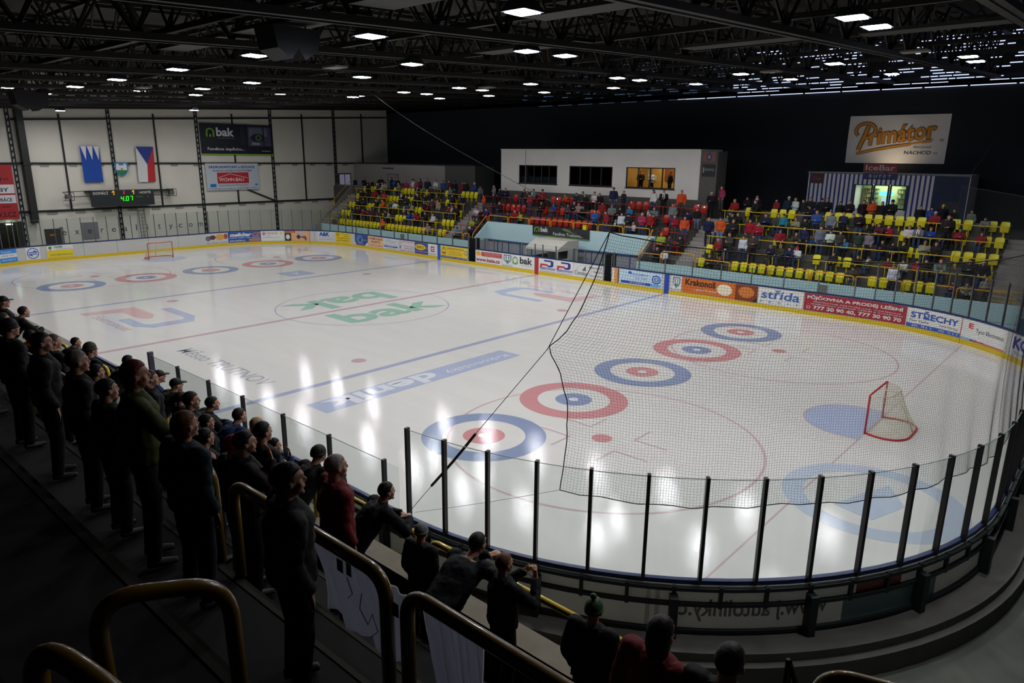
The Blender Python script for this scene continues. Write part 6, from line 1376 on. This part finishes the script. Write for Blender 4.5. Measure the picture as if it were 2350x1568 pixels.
NEAR = [ # x, tier, pose, jacket, hair, haircolour, head height wanted, label, width
(13.1, 1, 'stand', 'k', 'cap', (30, 30, 34), 1.80, 'person with dark cap at the left edge of the crowd', 1),
(17.4, 2, 'stand', 'g', 'short', (60, 60, 50), 1.45, 'person in dark green jacket at the left edge, below the capped one', 1),
(13.4, 1, 'lean', 'k', 'short', (50, 40, 36), 1.56, 'person leaning between the two farthest yellow hoop rails', 1),
(18.8, 2, 'stand', 'k', 'beanie', (24, 24, 28), 1.40, 'person in black cap with orange scarf near the left edge', 1),
(15.6, 1, 'stand', 'k', 'short', (30, 26, 26), 1.38, 'short-haired person behind the orange-scarfed one', 1),
(19.9, 2, 'stand', 'k', 'short', (90, 74, 66), 1.52, 'balding tall person in black near the left bent rail', 1.05),
(13.0, 0, 'lean', 'k', 'short', (28, 24, 24), 1.50, 'person leaning on the ledge before the grey-haired one', 1),
(24.2, 3, 'stand', 'k', 'short', (128, 126, 122), 1.41, 'grey-haired person in black in the left crowd', 1.05),
(18.2, 1, 'stand', 'g', 'beanie', (70, 66, 50), 1.70, 'person in olive knit cap right of the grey-haired one', 1),
(21.5, 2, 'stand', 'k', 'short', (24, 22, 24), 1.42, 'dark-haired person below the olive cap', 1),
(16.1, 0, 'lean', 'k', 'short', (26, 24, 26), 1.70, 'person with ruffled dark hair before the first glass pane', 1),
(25.5, 3, 'reach', 'y', 'bob', (104, 44, 34), 1.57, 'person in lime jacket with red-brown hair holding out an arm', 1),
(17.5, 0, 'lean', 'b', 'cap', (28, 28, 30), 1.66, 'person in dark cap left of the thick dark post', 1),
(20.6, 1, 'stand', 'k', 'short', (54, 38, 30), 1.72, 'person with bare ear below the thick dark post', 1),
(18.25, 0, 'lean', 'k', 'cap', (24, 24, 28), 1.66, 'person in dark peaked cap before the second glass post', 1),
(19.0, 0, 'stand', 'k', 'short', (40, 30, 26), 1.62, 'short-haired person in dark jacket before the third glass post', 1),
(21.9, 1, 'stand', 'k', 'short', (50, 38, 30), 1.70, 'person in profile below the third glass post', 1),
(19.6, 0, 'lean', 'k', 'short', (34, 28, 26), 1.62, 'person in thick black jacket leaning by the yellow rail', 1.05),
(22.3, 1, 'stand', 'k', 'short', (30, 26, 24), 1.50, 'person in black behind the auburn-haired one', 1),
(26.3, 3, 'stand', 't', 'bob', (110, 62, 30), 1.38, 'person in dark teal jacket with bushy auburn hair', 1.15),
(20.6, 0, 'lean', 'b', 'short', (46, 36, 30), 1.70, 'person in blue jacket leaning on the yellow rail', 1),
(21.1, 0, 'lean', 'e', 'bob', (190, 160, 120), 1.64, 'blond person in pale jacket right of the blue jacket', 1),
(23.75, 1, 'stand', 'k', 'short', (30, 26, 26), 1.76, 'dark-haired person in black right of the blond one', 1),
(22.05, 0, 'mouth', 'b', 'short', (26, 24, 24), 1.62, 'person in blue and black jacket before the sixth glass post', 1),
(25.0, 2, 'stand', 'm', 'beanie', (150, 26, 40), 1.45, 'person in dark red knit cap in the middle of the crowd', 1),
(25.2, 2, 'mouth', 'm', 'short', (26, 22, 22), 1.54, 'tall dark-haired person with hand at the mouth', 1.12),
(27.6, 3, 'stand', 'g', 'short', (22, 20, 20), 1.40, 'broad person in dark coat behind the thick yellow rail', 1.2),
(22.85, 0, 'lean', 'k', 'beanie', (44, 36, 34), 1.72, 'person in dark cap with a backpack at the ledge', 1.1),
(25.2, 1, 'stand', 'r', 'short', (150, 140, 132), 1.80, 'grey-haired person in bright red jacket', 1.1),
(24.3, 0, 'lean', 'n', 'short', (26, 24, 26), 1.60, 'person in navy jacket leaning left of the coffee cup', 1),
(25.3, 0, 'stand', 'c', 'beanie', (120, 122, 124), 1.48, 'child in grey knit cap at the yellow rail', .95),
(26.0, 0, 'bow', 'n', 'short', (26, 24, 26), 1.60, 'person in navy jacket bending over the yellow rail', 1.12),
(26.6, 0, 'camera', 'c', 'short', (120, 84, 60), 1.62, 'child in brown plaid jacket leaning on the rail', .95),
(27.75, 0, 'stand', 'k', 'pompom', (60, 92, 60), 1.62, 'child in green knit cap with pompom at the rail', 1),
(29.0, 1, 'stand', 'r', 'long', (34, 24, 24), 1.74, 'long-haired person in red jacket at the bottom edge', 1.1),
(29.5, 1, 'stand', 'k', 'short', (26, 24, 26), 1.78, 'dark-haired person at the bottom edge right of the red jacket', 1.1),
(23.2, 3, 'stand', 'k', 'short', (24, 22, 22), 1.40, 'dark figure right of the farthest bent rail', 1.15),
(22.1, 3, 'stand', 'k', 'beanie', (24, 22, 22), 1.36, 'dark figure in a knit cap by the farthest bent rail', 1.15),
(24.85, 3, 'stand', 'k', 'short', (24, 22, 22), 1.30, 'dark figure between the grey-haired one and the lime jacket', 1.1),
(20.6, 3, 'stand', 'k', 'short', (24, 22, 22), 1.42, 'dark figure at the left edge beyond the bent rail', 1.15),
(24.4, 2, 'stand', 'k', 'short', (24, 22, 22), 1.36, 'dark figure behind the auburn-haired one', 1.15),
(22.6, 2, 'stand', 'k', 'short', (24, 22, 22), 1.36, 'dark figure behind the grey-haired one', 1.15),
]
PB = {'stand': 1.62, 'reach': 1.62, 'mouth': 1.62, 'camera': 1.62, 'lean': 1.49, 'bow': 1.36, 'folded': 1.62}
rn = random.Random(5)
for i, (x, k, kd, c, hk, hc, hh, lab, wd) in enumerate(NEAR):
    a, c_, z = NT[k]; y = (a+c_)/2+.15
    if kd in ('lean', 'bow'): y = c_-.35 if k == 0 else y
    if k == 0 and kd not in ('lean', 'bow'): y = c_-.3
    sc = hh/PB[kd]; sc = max(.78, min(1.1, sc))
    rz = rn.uniform(-.35, .15)
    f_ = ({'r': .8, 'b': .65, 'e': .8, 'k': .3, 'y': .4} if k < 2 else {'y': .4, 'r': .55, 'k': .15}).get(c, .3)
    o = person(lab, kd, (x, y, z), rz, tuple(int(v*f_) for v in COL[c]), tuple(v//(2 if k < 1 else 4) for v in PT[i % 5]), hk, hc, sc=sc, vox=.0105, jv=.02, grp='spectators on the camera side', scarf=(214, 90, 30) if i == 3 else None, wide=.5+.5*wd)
    if i == 27:
        b = MB(); b.ball((0, -.2, 1.18), (.17, .11, .23), seg=14, rings=10); b.tube([(-.1, .0, 1.42), (-.12, .12, 1.25), (-.12, .08, 1.05)], .018, 6); b.build('backpack', mat('backpack_cloth', (44, 40, 30), .8, var=.3), o, smooth=True)

# ---------------------------------------------------------------- goals
goal_red = mat('goal_red_enamel', (190, 26, 48), .35, coat=.3); goal_white = mat('goal_white_tube', (214, 208, 190), .5); cord = mat('goal_net_cord', (206, 200, 178), .8)
def goal():
    e = empty('hockey_goal', None, 'hockey goal')
    # mouth towards -x at x = 0, depth 1.1 m
    b = MB(); b.tube(arcpts([(0, -.915, 0), (0, -.915, 1.22), (0, .915, 1.22), (0, .915, 0)], .07), .03, 10); b.build('front_frame', goal_red, e, smooth=True)
    n = 16; base = [(1.1*math.sin(PI*i/n)**.5 if 0 < i < n else 0, -.915-.12*math.sin(PI*min(i, n-i)/n*2)+0, .03) for i in range(n+1)]
    base = [(0, -.915, .03), (.45, -1.05, .03), (.85, -.95, .03), (1.08, -.6, .03), (1.1, 0, .03), (1.08, .6, .03), (.85, .95, .03), (.45, 1.05, .03), (0, .915, .03)]
    b = MB(); b.tube(arcpts(base, .18, 3), .03, 8); b.build('base_frame', goal_red, e, smooth=True)
    top = [(0, -.915, 1.2), (.3, -.85, 1.2), (.5, -.55, 1.2), (.55, 0, 1.2), (.5, .55, 1.2), (.3, .85, 1.2), (0, .915, 1.2)]
    b = MB(); b.tube(arcpts(top, .12, 3), .014, 8); b.bar((0, 0, 1.2), (.55, 0, 1.2), .02); b.bar((.55, 0, 1.2), (1.1, 0, .03), .03); b.build('top_frame', goal_white, e, smooth=True)
    B = [Vector(p) for p in arcpts(base, .18, 3)]; T = [Vector(p) for p in arcpts(top, .12, 3)]
    def samp(L, t):
        d = [0]
        for p, q in zip(L[:-1], L[1:]): d.append(d[-1]+(q-p).length)
        t *= d[-1]
        for i in range(len(L)-1):
            if t <= d[i+1]+1e-9: return L[i].lerp(L[i+1], (t-d[i])/max(1e-9, d[i+1]-d[i]))
        return L[-1]
    N, M_ = 64, 24; b = MB(); G = [[samp(T, i/N).lerp(samp(B, i/N), j/M_)+Vector((.05*math.sin(PI*j/M_)*-1, 0, 0)) for j in range(M_+1)] for i in range(N+1)]
    for row in G: b.tube(row, .0035, 3, caps=False)
    for j in range(M_+1): b.tube([G[i][j] for i in range(N+1)], .0035, 3, caps=False)
    for i in range(1, 20):
        y = -.9+1.8*i/20; xx = .5*(1-(abs(y)/.95)**3)+.02; b.tube([(0, y, 1.21), (xx, y, 1.2)], .0035, 3)
    for j in range(1, 7): b.tube([(.08*j, -.85+.03*j, 1.2), (.08*j, .85-.03*j, 1.2)], .0035, 3)
    b.build('net', cord, e)
    b = MB(); b.add([(0.05, -.9, .006), (.45, -1.03, .006), (.85, -.93, .006), (1.07, -.6, .006), (1.08, .6, .006), (.85, .93, .006), (.45, 1.03, .006), (.05, .9, .006)], [tuple(range(8))]); b.build('base_cloth', mat('goal_base_cloth', (196, 194, 184), .8), e)
    return e
g = goal(); g.location = (25.78, 0, 0); g['label'] = 'red-framed goal with white net behind the big hanging net'
g2 = copy_tree(g); g2.location = (-25.78, 0, 0); g2.rotation_euler = (0, 0, PI); g2['label'] = 'red-framed goal at the far end before the white boards'

# ---------------------------------------------------------------- protective net
def net():
    s_a, s_b = 21.2+AR+SD+AR*(24/90.), 21.2+AR*(24/90.)      # near-side and far-side ends (arc at 66 degrees)
    # runs anticlockwise from the camera side corner round the near end to the far corner
    sA = 21.2+AR+SD+AR*(66/90.); sB = 21.2+AR*(24/90.)
    L = sA-sB; cell = .048; N = int(L/cell); Mz = int(4.35/cell)
    I, J = np.meshgrid(np.arange(N+1), np.arange(Mz+1), indexing='ij')
    a = I/N; c = J/Mz                                        # a: 0 at the camera side corner, c: 0 bottom 1 top
    s = sA-a*L
    # left edge pulled in by a tie halfway up, right edge likewise
    m = L*a
    tie = np.exp(-m/1.1); tieR = np.exp(-(L-m)/1.1)
    left = np.interp(c, [0, .2, .35, .48, .56, .62, .72, .85, 1], [-.18, -.1, -.12, -.28, -.5, -.2, .06, .28, .45])
    right = np.interp(c, [0, .3, .5, .6, .8, 1], [.0, .2, .45, .2, .05, 0])
    s = s-left*tie+right*tieR
    k = (np.arange(0, 40)*.891)
    top = 6.86-.48*np.sin(PI*np.clip(m/14.5, 0, 1))**.9*(m < 14.5)-.55*np.sin(PI*np.clip((m-14.5)/(L-14.5), 0, 1))*(m >= 14.5)
    bot = 2.56+.10*np.sin(m*.42)*0-.07*np.sin(PI*np.mod(m, 3.6)/3.6)
    z = bot+(top-bot)*c
    off = -.06-.12*np.sin(PI*c)+(.045*np.sin(m*7.05)*(1-c)**2+.04*np.sin(m*2.3+1)*np.sin(PI*c))*np.where((m > 9) & (m < L-9), .25, 1)
    s = s+.016*np.sin(m*7.05+1)*(1-c)
    rg = np.random.RandomState(4); jit = rg.randn(N+1, Mz+1)*.0035; s = s+jit; z = z+rg.randn(N+1, Mz+1)*.0035
    X = np.zeros_like(s); Y = np.zeros_like(s)
    hx, hy = HL-RC, HW-RC; s0, s1, s2 = hx, hx+AR, hx+AR+SD
    R = RC+off
    t = PI/2-(s-s0)/RC; q = (s >= s0) & (s < s1); X[q] = (hx+R*np.cos(t))[q]; Y[q] = (hy+R*np.sin(t))[q]
    q = (s >= s1) & (s < s2); X[q] = (HL+off)[q]; Y[q] = (hy-(s-s1))[q]
    t = -(s-s2)/RC; q = s >= s2; X[q] = (hx+R*np.cos(t))[q]; Y[q] = (-hy+R*np.sin(t))[q]
    P_ = np.stack([X, Y, z], -1)
    # every twine is a thin three-sided cord
    out_v, out_f, base = [], [], 0
    def cords(G, r):
        nonlocal base
        n, mm = G.shape[:2]; d = np.gradient(G, axis=1); d /= np.linalg.norm(d, axis=2, keepdims=True)+1e-9
        rad = np.stack([G[..., 0]-20*np.sign(G[..., 0]), G[..., 1], 0*G[..., 2]], -1); rad /= np.linalg.norm(rad, axis=2, keepdims=True)+1e-9
        u_ = rad-d*(rad*d).sum(2, keepdims=True); u_ /= np.linalg.norm(u_, axis=2, keepdims=True)+1e-9; w_ = np.cross(d, u_)
        vs = np.stack([G+r*(math.cos(2*PI*k/3)*u_+math.sin(2*PI*k/3)*w_) for k in range(3)], 2).reshape(-1, 3)
        idx = (np.arange(n)[:, None]*mm+np.arange(mm-1)[None, :])*3+base; idx = idx.reshape(-1)
        for k in range(3): out_f.append(np.stack([idx+k, idx+(k+1) % 3, idx+3+(k+1) % 3, idx+3+k], 1))
        out_v.append(vs); base += len(vs)
    cords(P_, .0017); cords(P_.transpose(1, 0, 2), .0017)
    Vv = np.concatenate(out_v).astype('f4'); Ff = np.concatenate(out_f).astype('i4')
    me = bpy.data.meshes.new('net_twine'); me.vertices.add(len(Vv)); me.vertices.foreach_set('co', Vv.ravel())
    me.loops.add(len(Ff)*4); me.loops.foreach_set('vertex_index', Ff.ravel()); me.polygons.add(len(Ff))
    me.polygons.foreach_set('loop_start', np.arange(len(Ff), dtype='i4')*4); me.update(calc_edges=True); me.materials.append(wire_mat)
    e = empty('safety_net', 'big black safety net hanging around the near end of the rink', 'safety net')
    link_mesh('mesh_netting', me, e)
    for nm, line, r in (('top_rope', P_[::6, -1], .010), ('bottom_rope', P_[::6, 0], .008), ('edge_rope', P_[0, ::3], .009), ('edge_rope', P_[-1, ::3], .009)):
        b = MB(); b.tube([tuple(p) for p in line], r, 5); b.build(nm, wire_mat, e)
    return P_
NP = net()
corner = Vector([float(v) for v in NP[0, -1]]); mid = Vector([float(v) for v in NP[0, int(NP.shape[1]*.56)]]); foot = Vector([float(v) for v in NP[0, 0]]); rc_ = Vector([float(v) for v in NP[-1, -1]])
print('NETCORNER', corner, mid, foot, rc_)
foot_post = Vector((21.42, -14.93, 1.3))
def rope(p, q, r, sagv=0, n=14): 
    return [p.lerp(q, i/n)-Vector((0, 0, sagv*math.sin(PI*i/n))) for i in range(n+1)]
e = empty('guy_rope', 'rope with black sleeve from the net corner to the first tall glass post', 'rope')
b = MB(); b.tube(rope(corner, mid, 0), .007, 5); b.tube(rope(mid, foot_post, 0), .006, 5); b.build('rope_line', rope_mat, e)
b = MB(); p, q = mid.lerp(foot_post, .47), mid.lerp(foot_post, .8); b.tube(rope(p, q, 0, .02, 6), .026, 8); b.build('black_sleeve', mat('black_rubber', (10, 10, 12), .6), e)
b = MB(); b.tube(rope(corner, Vector((2.0, -1.2, 11.25)), 0, .25, 24), .0055, 5); tag(b.build('suspension_cable', wire_mat), 'dark cable from the net corner up to the roof', 'cable')
b = MB(); b.tube(rope(foot, Vector((21.6, -14.9, 1.4)), 0, .02), .003, 5); tag(b.build('guy_rope', rope_mat), 'thin cord from the foot of the net to the near glass', 'rope')
b = MB(); b.tube(rope(rc_, Vector((26, 20, 12.0)), 0, .1), .004, 5); tag(b.build('suspension_cable', wire_mat), 'dark cable from the far end of the net up to the roof', 'cable')
